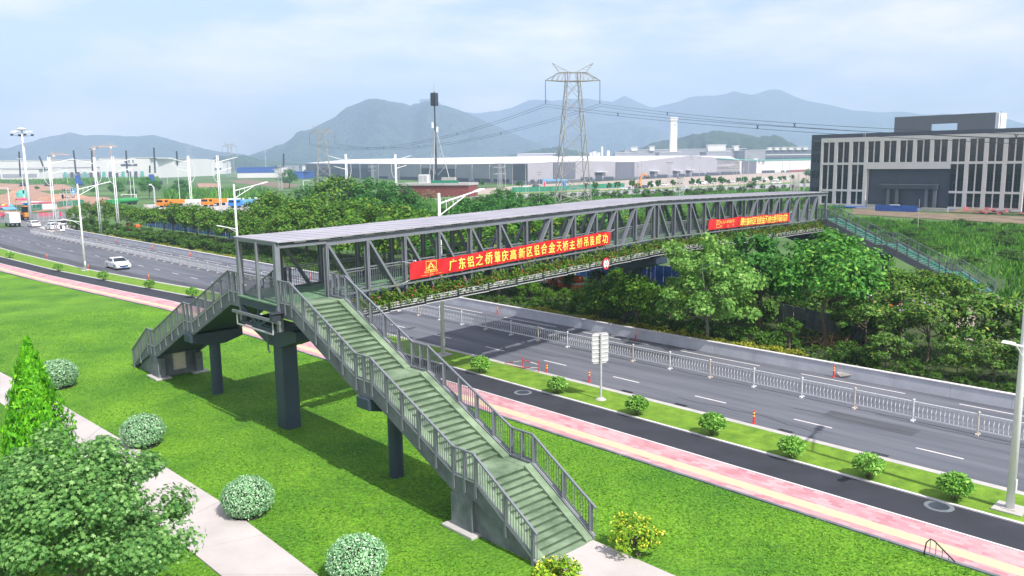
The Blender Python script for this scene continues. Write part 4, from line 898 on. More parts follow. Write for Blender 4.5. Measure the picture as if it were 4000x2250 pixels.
# meadow behind the far stairs and wild grass strips: uncountable blades
def meadow(name, quads, dens, hgt, m, seed):
    r = np.random.default_rng(seed); PP = []
    for q in quads:
        q = [np.array(at(*p)[:2]) for p in q]; a = .5*abs(np.cross(q[2]-q[0], q[3]-q[1])); n = int(a*dens); u = r.random((n, 1)); v = r.random((n, 1))
        PP.append((q[0]*(1-u)+q[1]*u)*(1-v)+(q[3]*(1-u)+q[2]*u)*v)
    P = np.concatenate(PP); n = len(P); f = .5+.5*np.sin(P[:, 0]*.55+np.sin(P[:, 1]*.4)*2)*np.sin(P[:, 1]*.6+np.cos(P[:, 0]*.33)*2)
    P = np.concatenate([P, -.06*np.ones((n, 1))], 1); td = np.stack([r.normal(size=n)*.35, r.normal(size=n)*.35, np.ones(n)], 1)
    az = r.random(n)*6.28; Nn = np.stack([np.cos(az), np.sin(az), .3*np.ones(n)], 1)
    o = link(name, cloud_mesh(name, P, Nn, hgt*(.25+.95*f**1.5+.35*r.random(n)), m, 'blade', td, seed), None); 
    return stuff(o)
# wide blades so that tufts read at this distance
SHAPES['blade'] = (np.array([(-.16, 0, 0), (.16, 0, 0), (.07, .6, .05), (-.03, 1., .16)]), [(0, 1, 2, 3)])
meadow('tall_grass', [((3270, 880), (3640, 880), (4080, 960), (4080, 1160), ), ((3300, 850), (4080, 890), (4080, 960), (3300, 885)), ((3080, 900), (3300, 860), (3500, 1040), (3200, 1020))], 7, .75, L_['meadow'], 61)
for i in range(46):
    r_ = np.random.default_rng(900+i); x, y = 3300+680*r_.random(), 868+170*r_.random(); p = at(x, y)
    if y > 850+(x-3250)*.42: continue
    KD['bush'][i % 3].put((p[0], p[1], -.1), i*1.1, (.6+.5*r_.random(), .6+.5*r_.random(), .35+.35*r_.random()), 'low wild bush among the tall grass between the far stairs and the office', 'wild bushes in the tall grass')
meadow('wild_grass', [((1850, 790), (2400, 765), (2900, 742), (1950, 840)), ((2400, 765), (3240, 730), (3240, 790), (2500, 820)), ((1500, 775), (1850, 770), (1850, 830), (1600, 815))], 1.0, 1.0, L_['meadow'], 62)
meadow('rough_grass', [((2300, 830), (3300, 790), (3300, 900), (2500, 960)), ((4080, 900), (4900, 930), (4900, 1250), (4080, 1160)), ((3600, 1100), (4900, 1200), (4900, 1330), (3900, 1250)), ((1500, 830), (2300, 800), (2500, 960), (1800, 900))], 3.2, .75, L_['meadow'], 66)
meadow('field_grass', [((640, 745), (1050, 745), (1050, 792), (640, 780)), ((0, 690), (620, 690), (620, 725), (0, 715))], .22, 2.6, L_['meadow'], 63)
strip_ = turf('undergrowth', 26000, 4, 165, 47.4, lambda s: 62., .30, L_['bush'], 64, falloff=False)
t = thing('dry_branches', 'heap of dry brown brushwood at the foot of the dark trees', 'brushwood', (*at(3240, 1350)[:2], 0)); r = np.random.default_rng(3); b = MB()
for _ in range(90):
    a = r.normal(size=3)*np.array([.9, .6, .3]); a[2] = abs(a[2]); d = r.normal(size=3)*.6; b.tube([a, a+d*.5+np.array([0, 0, .15]), a+d], [.015, .012, .004], 3)
o = b.build('twigs', L_['straw']); o.parent = t
# ================================================================ STREET FURNITURE
GV = M_['galvanised']; WP = M_['white_paint']
def loc(o, parent): o.parent = parent; return o
# barrier wall behind the road
wallt = thing('barrier_wall', 'long pale concrete barrier wall behind the far carriageway', 'wall', ST(40, 47, 0)); b = MB(); 
ss = np.arange(-12, 189, 3.0)
for i in range(len(ss)-1): b.hexa([ST(ss[i]+.012, 46.9, -.14), ST(ss[i+1], 46.9, -.14), ST(ss[i+1], 47.22, -.14), ST(ss[i]+.012, 47.22, -.14)]+[ST(ss[i]+.012, 46.98, .62), ST(ss[i+1], 46.98, .62), ST(ss[i+1], 47.18, .62), ST(ss[i]+.012, 47.18, .62)])
b.build('wall_panels', M_['wall_white'], wallt)
b = MB(); b.hexa([ST(-12, 46.94, .62), ST(188, 46.94, .62), ST(188, 47.22, .62), ST(-12, 47.22, .62)]+[ST(-12, 46.94, .68), ST(188, 46.94, .68), ST(188, 47.22, .68), ST(-12, 47.22, .68)]); b.build('coping', M_['kerb_white'], wallt)
# median railing: posts and panels
fen = thing('median_railing', 'white and grey steel railing along the middle of the road', 'railing', ST(40, 41.3, 0))
ft = tab((-12, 41.2), (20, 41.3), (60, 41.45), (160, 41.2), (183, 41.), (215, 38.6))
sp = [2.98+2.962*k-3*2.962 for k in range(0, 66)]
b0 = MB(); b0.lathe((0, 0, 0), [(.038, -.05), (.038, .98), (.06, 1.0), (.06, 1.03), (.025, 1.07)], 8); b0.box((0, 0, -.06), (.15, .34, .08))
FEP = b0.build('post', M_['cream_paint'])
wh = b0.build('post', WP)
ba = MB(); Lf = 2.86
for z in (.92, .82, .14): ba.bar((.05, 0, z), (Lf+.05, 0, z), .05 if z != .82 else .03, .05 if z != .82 else .03)
for k in range(1, 14):
    x = .05+Lf*k/14
    ba.tube([(x, 0, .14), (x, .0, .34), (x, .07, .52), (x, .0, .68), (x, 0, .86)], .013, 4, cap=False)
PAN = ba.build('rail_panel', WP)
def place(src, parent, p, rz):
    o = src.copy(); COL.objects.link(o); o.location = Vector(p)-parent.location; o.rotation_euler = (0, 0, rz); o.parent = parent; return o
for i, s in enumerate(sp[:-1]):
    p, q = ST(s, ft(s), 0), ST(sp[i+1], ft(sp[i+1]), 0); rz = math.atan2(q[1]-p[1], q[0]-p[0]); warm = (i*7) % 5 in (1, 2) or i > 30
    place(FEP if warm else wh, fen, p, rz); place(PAN, fen, p, rz)
for o in (FEP, wh, PAN): bpy.data.objects.remove(o)
# red flexible posts
def bollard_proto():
    t = thing('traffic_post', 'x', 'traffic post'); b = MB(); b.lathe((0, 0, -.1), [(.10, 0), (.10, .03), (.055, .06), (.05, .70), (.035, .74)], 10); loc(b.build('post', M_['sign_red']), t)
    for z in (.42, .58): b = MB(); b.lathe((0, 0, z-.1), [(.056, 0), (.056, .07)], 10); loc(b.build('reflective_band', M_['yellow_ink']), t)
    return t
bo = Kind(bollard_proto())
for x, y, lab in [(2136, 1462, 'red flexible post on the kerb beside the red and white barrier poles'), (2302, 1490, 'short red post by the bent kerb left of the direction sign'), (2944, 1655, 'lone banded red post on the near road edge right of the direction sign'), (2486, 1326, 'red post with yellow bands against the barrier wall left of the lone maple'), (3256, 1472, 'red and yellow banded post by the barrier wall near the rock pile'), (1951, 1224, 'red post by the barrier wall behind the bridge planters'), (1457, 1180-120, 'red post by the barrier wall between the lamp legs'), (451, 946, 'red post at the barrier wall left of the twin lamp'), (603, 972, 'red post at the barrier wall beneath the yellow hedge plants'), (773, 998, 'red post at the barrier wall beside the twin lamp foot'), (980, 1034, 'red post seen through the end railing of the bridge landing'), (184, 1009, 'red post on the kerb left of the left lamp post'), (345, 1052, 'red post right at the foot of the left lamp post'), (582, 1092, 'red post at the kerb in front of the white sedan'), (212, 902, 'red post at the open end of the barrier wall')]:
    p = at(x, y, -.08); s_, t_ = st(p)
    if t_ > 45.5: p = ST(s_, 46.6)
    bo.put((p[0], p[1], 0), 0, .95, lab)
# red and white barrier poles at the kerb
t = thing('pole_barrier', 'toppled red and white barrier poles on little posts along the kerb', 'barrier', (*at(2060, 1440)[:2], 0)); pts = [at(1972, 1424), at(2042, 1442, .0), at(2105, 1455, 0)]
for p in pts[1:]: b = MB(); b.tube([p+np.array([0, 0, -.1]), p+np.array([0, 0, .75])], .03, 6); b.build('stake', M_['sign_red'], t)
for k, (p, q) in enumerate(((pts[0]+np.array([0, 0, .1]), pts[1]+np.array([0, 0, .55])), (pts[1]+np.array([0, 0, .6]), pts[2]+np.array([0, 0, .5])), (pts[1]+np.array([0, 0, .1]), pts[2]+np.array([0, 0, .3])), (pts[0]+np.array([0, 0, .02]), pts[2]+np.array([0, 0, .1])))):
    b = MB(); b.tube([p, p+(q-p)*.5], .025, 6); b.build('red_half', M_['sign_red'], t); b = MB(); b.tube([p+(q-p)*.5, q], .025, 6); b.build('white_half', WP, t)
# direction sign seen from behind
p = at(2347, 1562); h = topz(p, 1302); t = thing('direction_sign', 'grey back of a rectangular road sign on a single pole on the verge', 'road sign', (p[0], p[1], .02), ROT_ROAD+math.radians(248))
b = MB(); b.tube([(0, 0, -.1), (0, 0, h-.05)], .06, 10); loc(b.build('pole', GV), t)
b = MB(); w_, z0_, z1_ = 1.0, h-1.72, h; c = .12
b.prism([(-w_/2+c, z0_), (w_/2-c, z0_), (w_/2, z0_+c), (w_/2, z1_-c), (w_/2-c, z1_), (-w_/2+c, z1_), (-w_/2, z1_-c), (-w_/2, z0_+c)], (0, .11, 0), (1, 0, 0), (0, 0, 1), (0, 1, 0), .02); loc(b.build('panel', GV), t)
b = MB(); [b.box((0, .085, z0_+.14+i*.24), (.96, .04, .035)) for i in range(7)]; loc(b.build('stiffener', WP), t)
b = MB(); b.lathe((0, 0, -.04), [(.32, 0), (.30, .06), (.18, .14), (.09, .18)], 12); loc(b.build('footing', M_['concrete_light']), t)
# single street lamps with a trussed arm and a small lower arm
def lamp_proto():
    t = thing('street_lamp', 'x', 'street lamp'); b = MB(); b.tube([(0, 0, 0), (0, 0, 6), (0, 0, 11)], [.15, .12, .085], 12); loc(b.build('pole', WP, smooth=True), t)
    b = MB(); a0, a1 = np.array([0, 0, 10.3]), np.array([3.2, 0, 11.0]); b.tube([a0, a1], [.06, .05], 8); b.tube([(0, 0, 9.5), (1.2, 0, 10.15), (2.3, 0, 10.75)], .04, 8); [b.tube([(x, 0, 9.5+x*.54), (x, 0, 10.3+x*.22)], .025, 6) for x in (.6, 1.2)]; loc(b.build('arm', WP), t)
    b = MB(); b.prism([(-.1, -.04), (.75, -.02), (.8, .04), (.6, .09), (-.1, .07)], a1, (.97, 0, .2), (-.2, 0, .97), (0, 1, 0), .26); loc(b.build('lamp_head', WP), t)
    b = MB(); b.tube([(0, 0, 6.15), (-1.5, 0, 6.5)], .045, 8); b.tube([(0, 0, 5.75), (-.5, 0, 6.1), (-1.0, 0, 6.38)], .03, 6); loc(b.build('lower_arm', WP), t)
    b = MB(); b.prism([(-.75, -.02), (.05, -.04), (.05, .07), (-.6, .08)], (-1.5, 0, 6.5), (.97, 0, -.22), (.22, 0, .97), (0, 1, 0), .24); loc(b.build('lower_lamp_head', WP), t)
    b = MB(); b.box((0, 0, .02), (.46, .46, .04)); b.box((0, 0, -.06), (1.0, 1.0, .16)); loc(b.build('base_plate', M_['concrete_light']), t)
    b = MB(); b.box((0, -.145, .9), (.16, .03, .5)); loc(b.build('hatch', WP), t); return t
lk = Kind(lamp_proto()); rzl = math.atan2(RN[1], RN[0])
LP = [((2540*1.5528, 1282*1.5528), 'white street lamp post on a square footing at the right picture edge'), ((1115*1.5528, 893*1.5528), 'white street lamp whose pole passes behind the footbridge middle'), ((215*1.5528, 680*1.5528), 'white street lamp on the verge beside the white sedan')]
for (x, y), lab in LP: p = at(x, y); lk.put((p[0], p[1], .05), rzl, 1, lab)
p = ST(84, 33.6); q = at(588*1.5528, 465*1.5528, 11.); lk.put((q[0], q[1], .05), rzl, 1, 'white street lamp rising behind the left end of the bridge roof')
# twin-pole lamps with a bow
def twin_proto():
    t = thing('twin_street_lamp', 'x', 'street lamp')
    for x in (-.16, .16): b = MB(); b.tube([(x, 0, 0), (x, 0, 7), (x, 0, 15.2)], [.11, .095, .075], 10); loc(b.build('pole', WP, smooth=True), t)
    b = MB(); b.tube([(-.16+.0-.0, 0, 10.0)]+[(-.16-1.0*math.sin(a), 0, 12.2-2.2*math.cos(a)) for a in np.linspace(.25, 2.9, 10)]+[(-.16, 0, 14.4)], .045, 6); loc(b.build('bow', WP), t)
    for z, l, nm in ((13.9, 3.2, 'upper_arm'), (12.1, 1.9, 'lower_arm')):
        b = MB(); b.tube([(.16, 0, z), (.16+l, 0, z+l*.24)], [.09, .07], 6); b.prism([(-.1, -.04), (.85, -.02), (.85, .05), (-.1, .07)], (.16+l, 0, z+l*.24), (.97, 0, .22), (-.22, 0, .97), (0, 1, 0), .3); loc(b.build(nm, WP), t)
    b = MB(); [b.box((0, 0, z), (.34, .07, .08)) for z in (2, 4.5, 7, 9.5, 12, 14.6)]; loc(b.build('spacer', WP), t); return t
tk = Kind(twin_proto()); rzt = math.atan2(-RN[1], -RN[0])
TL = [((190, 612), 15.2, 1, 'twin white street lamp farthest left beside the high mast'), ((367, 613), 15.2, 0, 'twin white street lamp with left arms by the barrier wall, far left'), ((439, 610), 15.2, 1, 'twin white street lamp with right arms behind the far left trees'), ((734, 608), 15.2, 0, 'twin white street lamp with left arms in the middle of the left hedge'), ((848, 606), 15.2, 1, 'twin white street lamp with right arms in front of the orange truck'), ((1350, 601), 15.2, 0, 'twin white street lamp with left arms rising behind the bridge roof'), ((1544, 601), 15.2, 1, 'twin white street lamp with right arms left of the brick hut')]
for (x, y), h, side, lab in TL: q = at(x, y, h); tk.put((q[0], q[1], -.05), rzt+(math.pi if side else 0), 1, lab)
# thin distant lamp posts and utility poles
def tpole_proto():
    t = thing('lamp_post', 'x', 'lamp post'); b = MB(); b.tube([(0, 0, 0), (0, 0, 12)], [.14, .08], 8); loc(b.build('pole', WP), t); b = MB(); b.bar((-1.1, 0, 12), (1.1, 0, 12), .3, .12); loc(b.build('lamp_head', WP), t); return t
pk_ = Kind(tpole_proto())
for x, yb, yt, lab in [(703, 784, 648, 'slim white T-shaped lamp post above the first orange truck'), (528, 788, 641, 'slim white lamp post left of the bent camera post'), (515, 790, 660, 'thinner lamp post close beside the slim white one in the left field'), (95, 775, 620, 'slim white post with a traffic light left of the high mast'), (173, 712, 650, 'thin white post in the far left field'), (265, 718, 655, 'thin white post on the bare earth in the far field'), (655, 720, 658, 'thin white post above the dark tree clump'), (1040, 672, 590, 'thin white mast below the big hill left of the factory')]:
    p = at(x, yb); h = topz(p, yt); pk_.put((p[0], p[1], 0), x*.3, (h/12*.8, h/12*.8, h/12), lab)
def upole_proto():
    t = thing('utility_pole', 'x', 'utility pole'); b = MB(); b.tube([(0, 0, 0), (0, 0, 10)], [.16, .10], 7); loc(b.build('pole', M_['concrete_light']), t); b = MB(); [b.bar((-.9, 0, z), (.9, 0, z), .1, .1) for z in (9.3, 8.6)]; loc(b.build('crossarm', DKM), t); return t
uk = Kind(upole_proto())
for x, yb, yt, lab in [(2107, 800, 664, 'grey utility pole with a crossarm left of the main pylon'), (2491, 748, 634, 'utility pole before the big grey factory door'), (2506, 740, 633, 'slim white pole right beside the factory door'), (2617, 700, 632, 'pole before the gable wall of the factory left of the peak'), (2700, 705, 608, 'tall pole before the peak of the factory gable'), (2732, 700, 606, 'tall pole right of the gable peak'), (2875, 715, 626, 'dark pole among the street trees left of the tall white posts'), (2892, 722, 603, 'tall white post left of the dark factory panel'), (2903, 735, 635, 'white post just right of the tallest white one'), (2922, 718, 602, 'tall white post at the dark factory panel'), (2974, 712, 640, 'slim white post in front of the lettered factory wall'), (3054, 712, 606, 'tall white lamp pole near the office building'), (3083, 705, 612, 'white pole next to the pile of poles near the office'), (3585, 890, 778, 'thin leaning white pole in the tall grass before the office entrance'), (2054, 755, 640, 'white pole at the left corner of the pale factory wall'), (1975, 745, 640, 'white pole in front of the left factory bays'), (2003, 735, 640, 'second white pole near the factory corner')]:
    p = at(x, yb); h = topz(p, yt); uk.put((p[0], p[1], 0), x*.2, (h/10*.7, h/10*.7, h/10), lab)
# high mast with floodlight crown
p = at(122, 868); h = topz(p, 505); t = thing('high_mast_light', 'very tall white floodlight mast with a ring of lamps at the far left', 'floodlight mast', (*p[:2], 0))
b = MB(); b.tube([(0, 0, 0), (0, 0, h*.5), (0, 0, h)], [.45, .33, .2], 12); loc(b.build('mast', WP, smooth=True), t)
b = MB(); b.lathe((0, 0, h-.2), [(.9, 0), (1.1, .2), (.7, .5), (.1, .6)], 14); loc(b.build('crown', WP), t)
for k in range(8):
    a = k*math.pi/4; b = MB(); b.bar((0, 0, h-.9-(k % 2)*.8), (2.1*math.cos(a), 2.1*math.sin(a), h-.7-(k % 2)*.8), .08, .08); b.box((2.2*math.cos(a), 2.2*math.sin(a), h-.55-(k % 2)*.8), (.5, .6, .45), (math.cos(a), math.sin(a))); loc(b.build('floodlight', DKM if k % 2 else WP), t)
# camera gantries
for x, yb, yt, w_, lab in [(38, 805, 733, -5.5, 'grey overhead gantry post at the far left edge'), (534, 790, 758, -5.5, 'white camera gantry arm before the dark field trees'), (1186, 742, 704, 3.5, 'white camera gantry arm beside the slim pylon')]:
    p = at(x, yb); h = topz(p, yt); t = thing('camera_gantry', lab, 'camera pole', (*p[:2], 0), 0); b = MB(); b.tube([(0, 0, 0), (0, 0, h)], .17, 8); loc(b.build('pole', WP), t); b = MB(); b.tube([(0, 0, h-.15), (w_, 0, h-.1)], .12, 7); loc(b.build('arm', WP), t); b = MB(); b.box((w_, 0, h-.35), (.5, .35, .45)); loc(b.build('camera', GV), t)
p = at(605, 795); h = topz(p, 722); t = thing('camera_pole', 'grey camera post with a bent neck left of the orange trucks', 'camera pole', (*p[:2], 0)); b = MB(); b.tube([(0, 0, 0), (.1, 0, h*.8), (-.3, 0, h*.93), (-.9, 0, h)], [.35, .3, .22, .15], 8); loc(b.build('post', GV), t); b = MB(); b.box((-1.1, 0, h+.1), (.9, .5, .5)); loc(b.build('camera', WP), t)
# manhole covers
for x, y, lab in [(2043, 1533, 'round manhole cover with a pale worn ring on the cycle path near the stairs'), (3668, 1978, 'round manhole cover with a pale ring on the cycle path at the right')]:
    p = at(x, y); t = thing('manhole_cover', lab, 'manhole cover', (*p[:2], 0)); b = MB(); b.lathe((0, 0, .003), [(.52, 0), (.50, .004)], 28); loc(b.build('ring', M_['concrete_grey']), t); b = MB(); b.lathe((0, 0, .007), [(.36, 0), (.35, .008)], 28); loc(b.build('lid', DKM), t)
# bent metal bicycle barrier on the pavement
p = at(3640, 2180); t = thing('bike_barrier', 'small bent black and yellow metal hoop barrier on the pink pavement edge', 'barrier', (*p[:2], .02), ROT_ROAD+math.pi); b = MB()
b.tube([(-.25, 0, 0), (-.2, 0, .45), (-.08, 0, .62), (.06, 0, .58), (.7, 0, .1)], .022, 6); loc(b.build('hoop', M_['black']), t); b = MB(); [b.tube([(x, 0, 0), (x, 0, .6-max(0, x)*.68)], .014, 5) for x in (-.08, .1, .3, .5)]; loc(b.build('bars', M_['rust_steel']), t)
# rocks by the barrier
t = thing('rock_pile', 'low pile of pale rubble behind the barrier wall at the right', 'rocks', (*at(3400, 1475)[:2], 0)); r = np.random.default_rng(8)
for k in range(9):
    b = MB(); c = np.array([r.normal()*.9, r.normal()*.35, .1]); n = 9; s = .25+.3*r.random(); d = r.normal(size=(26, 3)); d /= np.linalg.norm(d, axis=1, keepdims=True)
    import bmesh
    bm = bmesh.new(); [bm.verts.new(c+q*s*np.array([1.5, 1, .8])*(.8+.3*r.random())) for q in d]; bmesh.ops.convex_hull(bm, input=bm.verts); me = bpy.data.meshes.new('rock'); bm.to_mesh(me); bm.free(); loc(link('rock', me, M_['stone']), t); t.rotation_euler = (0, 0, ROT_ROAD)
# ================================================================ VEHICLES
def car_parts(t, paint, suv=False, detail=True):
    Lc, Wc = (4.8, 1.82) if not suv else (4.5, 1.84); r = Lc/2
    if not suv: top = [(-r, .55), (-r+.04, .86), (-r+.75, .95), (-r+1.25, 1.36), (-r+1.7, 1.45), (r-2.05, 1.45), (r-1.2, .98), (r-.35, .82), (r-.02, .66), (r, .42)]
    else: top = [(-r, .6), (-r+.02, 1.02), (-r+.35, 1.50), (-r+.9, 1.60), (r-2.1, 1.60), (r-1.25, 1.06), (r-.3, .90), (r, .70), (r, .42)]
    prof = top+[(r-.1, .22), (-r+.1, .22)]
    b = MB(); n = len(prof); wy = lambda z: Wc/2*(1 if z < .95 else 1-.26*min(1, (z-.95)/.55))
    for y0, y1, k in ((0, 0, 0),):
        vs = [(x, -wy(z), z) for x, z in prof]+[(x, wy(z), z) for x, z in prof]
        b.add(vs, [tuple(range(n-1, -1, -1)), tuple(range(n, 2*n))]+[(i, (i+1) % n, n+(i+1) % n, n+i) for i in range(n)])
    loc(b.build('body', paint, bevel=.05 if detail else 0), t)
    zt = 1.40 if not suv else 1.53; zbm = 1.0 if not suv else 1.08
    x0, x1 = (-r+1.15, r-1.95) if not suv else (-r+.45, r-2.0); xa, xb = (-r+.85, r-1.25) if not suv else (-r+.22, r-1.32)
    for s in (-1, 1):
        b = MB(); b.add([(x, s*(wy(z)+.012), z) for x, z in ((xa+.12, zbm), (xb-.1, zbm), (x1-.02, zt-.05), (x0+.12, zt-.05))], [(0, 1, 2, 3)]); loc(b.build('side_window', M_['glass_dark']), t)
    def glass(xa_, za_, xb_, zb_, nm):
        b = MB(); d = norm(np.array([zb_-za_, 0, -(xb_-xa_)]))*(.02 if xb_ < xa_ else -.02)
        if d[2] < 0: d = -d
        b.add([np.array(q)+d for q in ((xa_, -wy(za_)+.08, za_), (xa_, wy(za_)-.08, za_), (xb_, wy(zb_)-.06, zb_), (xb_, -wy(zb_)+.06, zb_))], [(0, 1, 2, 3)]); loc(b.build(nm, M_['glass_dark']), t)
    if not suv: glass(r-1.25, 1.005, r-1.98, 1.40, 'windscreen'); glass(-r+.80, 1.0, -r+1.22, 1.33, 'rear_window')
    else: glass(r-1.3, 1.10, r-2.02, 1.55, 'windscreen'); glass(-r+.05, 1.07, -r+.33, 1.46, 'rear_window')
    for x in (-r+.85, r-.95):
        for s in (-1, 1):
            b = MB(); b.tube([(x, s*(Wc/2-.2), .32), (x, s*(Wc/2+.015), .32)], .32, 16); w = loc(b.build('wheel', M_['rubber']), t)
            if detail: b = MB(); b.tube([(x, s*(Wc/2+.01), .32), (x, s*(Wc/2+.025), .32)], .2, 12); loc(b.build('rim', GV), w)
    if detail:
        for s in (-1, 1):
            b = MB(); b.box((r-.10, s*.62, .69), (.22, .36, .13)); loc(b.build('headlight', M_['galvanised']), t)
            b = MB(); b.box((-r+.05, s*.66, .80), (.12, .34, .14)); loc(b.build('tail_light', M_['sign_red']), t)
            b = MB(); b.box((r-1.45, s*(Wc/2+.08), 1.0), (.12, .16, .1)); loc(b.build('mirror', paint), t)
        b = MB(); b.box((r-.005, 0, .50), (.03, 1.0, .16)); loc(b.build('grille', M_['black']), t)
        b = MB(); b.box((r+.01, 0, .36), (.02, .44, .12)); loc(b.build('number_plate', M_['blue_bright']), t)
def car(px, py, rz, paint, lab, suv=False, group=None, detail=True):
    p = at(px, py, -.09); t = thing('parked_car' if 'parked' in lab else 'sedan_car', lab, 'car', (p[0], p[1], -.085), rz, group); car_parts(t, paint, suv, detail); return t
RZC = ROT_ROAD+math.pi
car(462, 1048, RZC, M_['white_paint'], 'white sedan driving on the near carriageway'); 
car(205, 897, ROT_ROAD+.03, M_['white_paint'], 'white hatchback with a dark rear window waiting behind the median railing', True); car(133, 886, ROT_ROAD, M_['white_paint'], 'white car stopped between the box truck and the hatchback')
# box truck
def truck(p, rz, lab, name, build):
    t = thing(name, lab, 'truck', (p[0], p[1], -.09), rz)
    build(t)
    for x in (-2.2, 1.9):
        for s in (-1, 1): b = MB(); b.tube([(x, s*.75, .45), (x, s*1.06, .45)], .45, 14); loc(b.build('wheel', M_['rubber']), t)
    b = MB(); b.box((0, 0, .72), (6.4, .8, .24)); loc(b.build('chassis', DKM), t); return t
def boxtruck(t):
    b = MB(); b.box((-.9, 0, 2.05), (4.3, 2.2, 2.3)); loc(b.build('cargo_box', WP, bevel=.03), t)
    b = MB(); b.prism([(1.35, .6), (3.1, .6), (3.1, 1.3), (2.75, 2.2), (1.35, 2.25)], (0, 0, 0), (1, 0, 0), (0, 0, 1), (0, 1, 0), 2.05); c = loc(b.build('cab', WP, bevel=.05), t)
    b = MB(); b.add([(3.08, -.9, 1.4), (3.08, .9, 1.4), (2.80, .85, 2.1), (2.80, -.85, 2.1)], [(0, 1, 2, 3)]); loc(b.build('windscreen', M_['glass_dark']), c)
    b = MB(); [b.box((-3.06, s*.55, 2.05), (.03, 1.0, 2.1)) for s in (-1, 1)]; loc(b.build('rear_door', WP), t)
truck(at(50, 884, -.09), ROT_ROAD, 'white box truck queued behind the median railing at the left edge', 'box_truck', boxtruck)
def tipper(body):
    def f(t):
        b = MB(); b.prism([(-3.2, 1.0), (1.0, 1.0), (1.0, 2.3), (.7, 2.55), (-3.3, 2.35)], (0, 0, 0), (1, 0, 0), (0, 0, 1), (0, 1, 0), 2.4); loc(b.build('tipper_body', body, bevel=.04), t)
        b = MB(); [b.box((-2.7+.75*k, s*1.22, 1.65), (.1, .06, 1.1)) for k in range(5) for s in (-1, 1)]; loc(b.build('rib', body), t)
        b = MB(); b.prism([(1.25, .6), (3.2, .6), (3.25, 1.6), (3.05, 2.7), (1.25, 2.75)], (0, 0, 0), (1, 0, 0), (0, 0, 1), (0, 1, 0), 2.35); c = loc(b.build('cab', body if body is M_['orange'] else M_['blue_bright'], bevel=.05), t)
        for s in (-1, 1): b = MB(); b.box((2.35, s*1.19, 2.1), (.9, .02, .7)); loc(b.build('window', M_['glass_dark']), c)
        b = MB(); b.box((3.2, 0, 2.15), (.06, 1.9, .75)); loc(b.build('windscreen', M_['glass_dark']), c)
    return f
rzx = math.atan2(RN[1], RN[0])
truck(at(668, 806), rzx+math.pi+.55, 'orange dump truck in front of the dark tree clump, the left one of two', 'dump_truck', tipper(M_['orange'])).scale = (1.7, 1.2, .95)
truck(at(838, 803), rzx+math.pi+.55, 'orange dump truck partly hidden behind a twin street lamp', 'dump_truck', tipper(M_['orange'])).scale = (1.65, 1.2, .95)
truck(at(945, 808), rzx+math.pi+.55, 'bright blue truck right of the two orange dump trucks', 'blue_truck', tipper(M_['sky_blue'])).scale = (1.65, 1.2, .95)
def tanker(t):
    b = MB(); b.tube([(-3.3, 0, 1.7), (-3.2, 0, 1.7), (1.0, 0, 1.7), (1.1, 0, 1.7)], [.6, .95, .95, .6], 14); loc(b.build('tank', M_['truck_green']), t); b = MB(); b.prism([(1.3, .6), (3.1, .6), (3.1, 2.4), (1.3, 2.4)], (0, 0, 0), (1, 0, 0), (0, 0, 1), (0, 1, 0), 2.2); loc(b.build('cab', M_['truck_green'], bevel=.08), t)
truck(at(480, 800), rzx+math.pi+.55, 'green tanker truck behind the far left trees', 'tanker_truck', tanker).scale = (2.1, 1.2, .9)
# cars parked before the factory
pc_ = [(2050, 733, WP, 0), (2096, 733, M_['facade_dark'], 1), (2440, 741, WP, 0), (2470, 742, M_['galvanised'], 1), (2515, 735, M_['facade_dark'], 0), (2553, 728, WP, 1), (2595, 726, WP, 0), (2718, 722, WP, 0), (2748, 720, WP, 1), (2783, 717, WP, 0), (2865, 712, WP, 0), (2905, 712, M_['galvanised'], 1), (2955, 709, WP, 0), (2990, 706, WP, 1), (3030, 705, WP, 0), (3075, 703, WP, 0)]
ord_ = ['first', 'second', 'third', 'fourth', 'fifth', 'sixth', 'seventh', 'eighth', 'ninth', 'tenth', 'eleventh', 'twelfth', 'thirteenth', 'fourteenth', 'fifteenth', 'sixteenth']
for i, (x, y, m, s) in enumerate(pc_): car(x, y, math.atan2(RN[1], RN[0])+(.0 if i % 2 else math.pi), m, ('small white' if m is WP else 'small dark' if m is M_['facade_dark'] else 'small silver')+' parked car on the factory forecourt behind the street trees', bool(s), 'cars parked at the factory', False)
car(2682, 741, rzx, WP, 'white car driving on the far road near the dark lattice tower', False, None, False); car(3018, 718, rzx, WP, 'white car driving on the far road left of the office building', False, None, False); car(3040, 717, rzx, WP, 'second white car close behind another on the far road by the office', False, None, False)
p = at(1844, 758); t = thing('white_van', 'small white van beside the brick hut', 'van', (*p[:2], 0), .3); b = MB(); b.prism([(-2.3, .35), (2.2, .35), (2.3, 1.0), (1.7, 1.95), (-2.3, 2.0)], (0, 0, 0), (1, 0, 0), (0, 0, 1), (0, 1, 0), 1.8); loc(b.build('body', WP, bevel=.06), t)
for s in (-1, 1): b = MB(); b.box((-.2, s*.905, 1.5), (3.2, .02, .55)); loc(b.build('side_window', M_['glass_dark']), t)
for x in (-1.4, 1.4):
    for s in (-1, 1): b = MB(); b.tube([(x, s*.7, .35), (x, s*.93, .35)], .35, 12); loc(b.build('wheel', M_['rubber']), t)
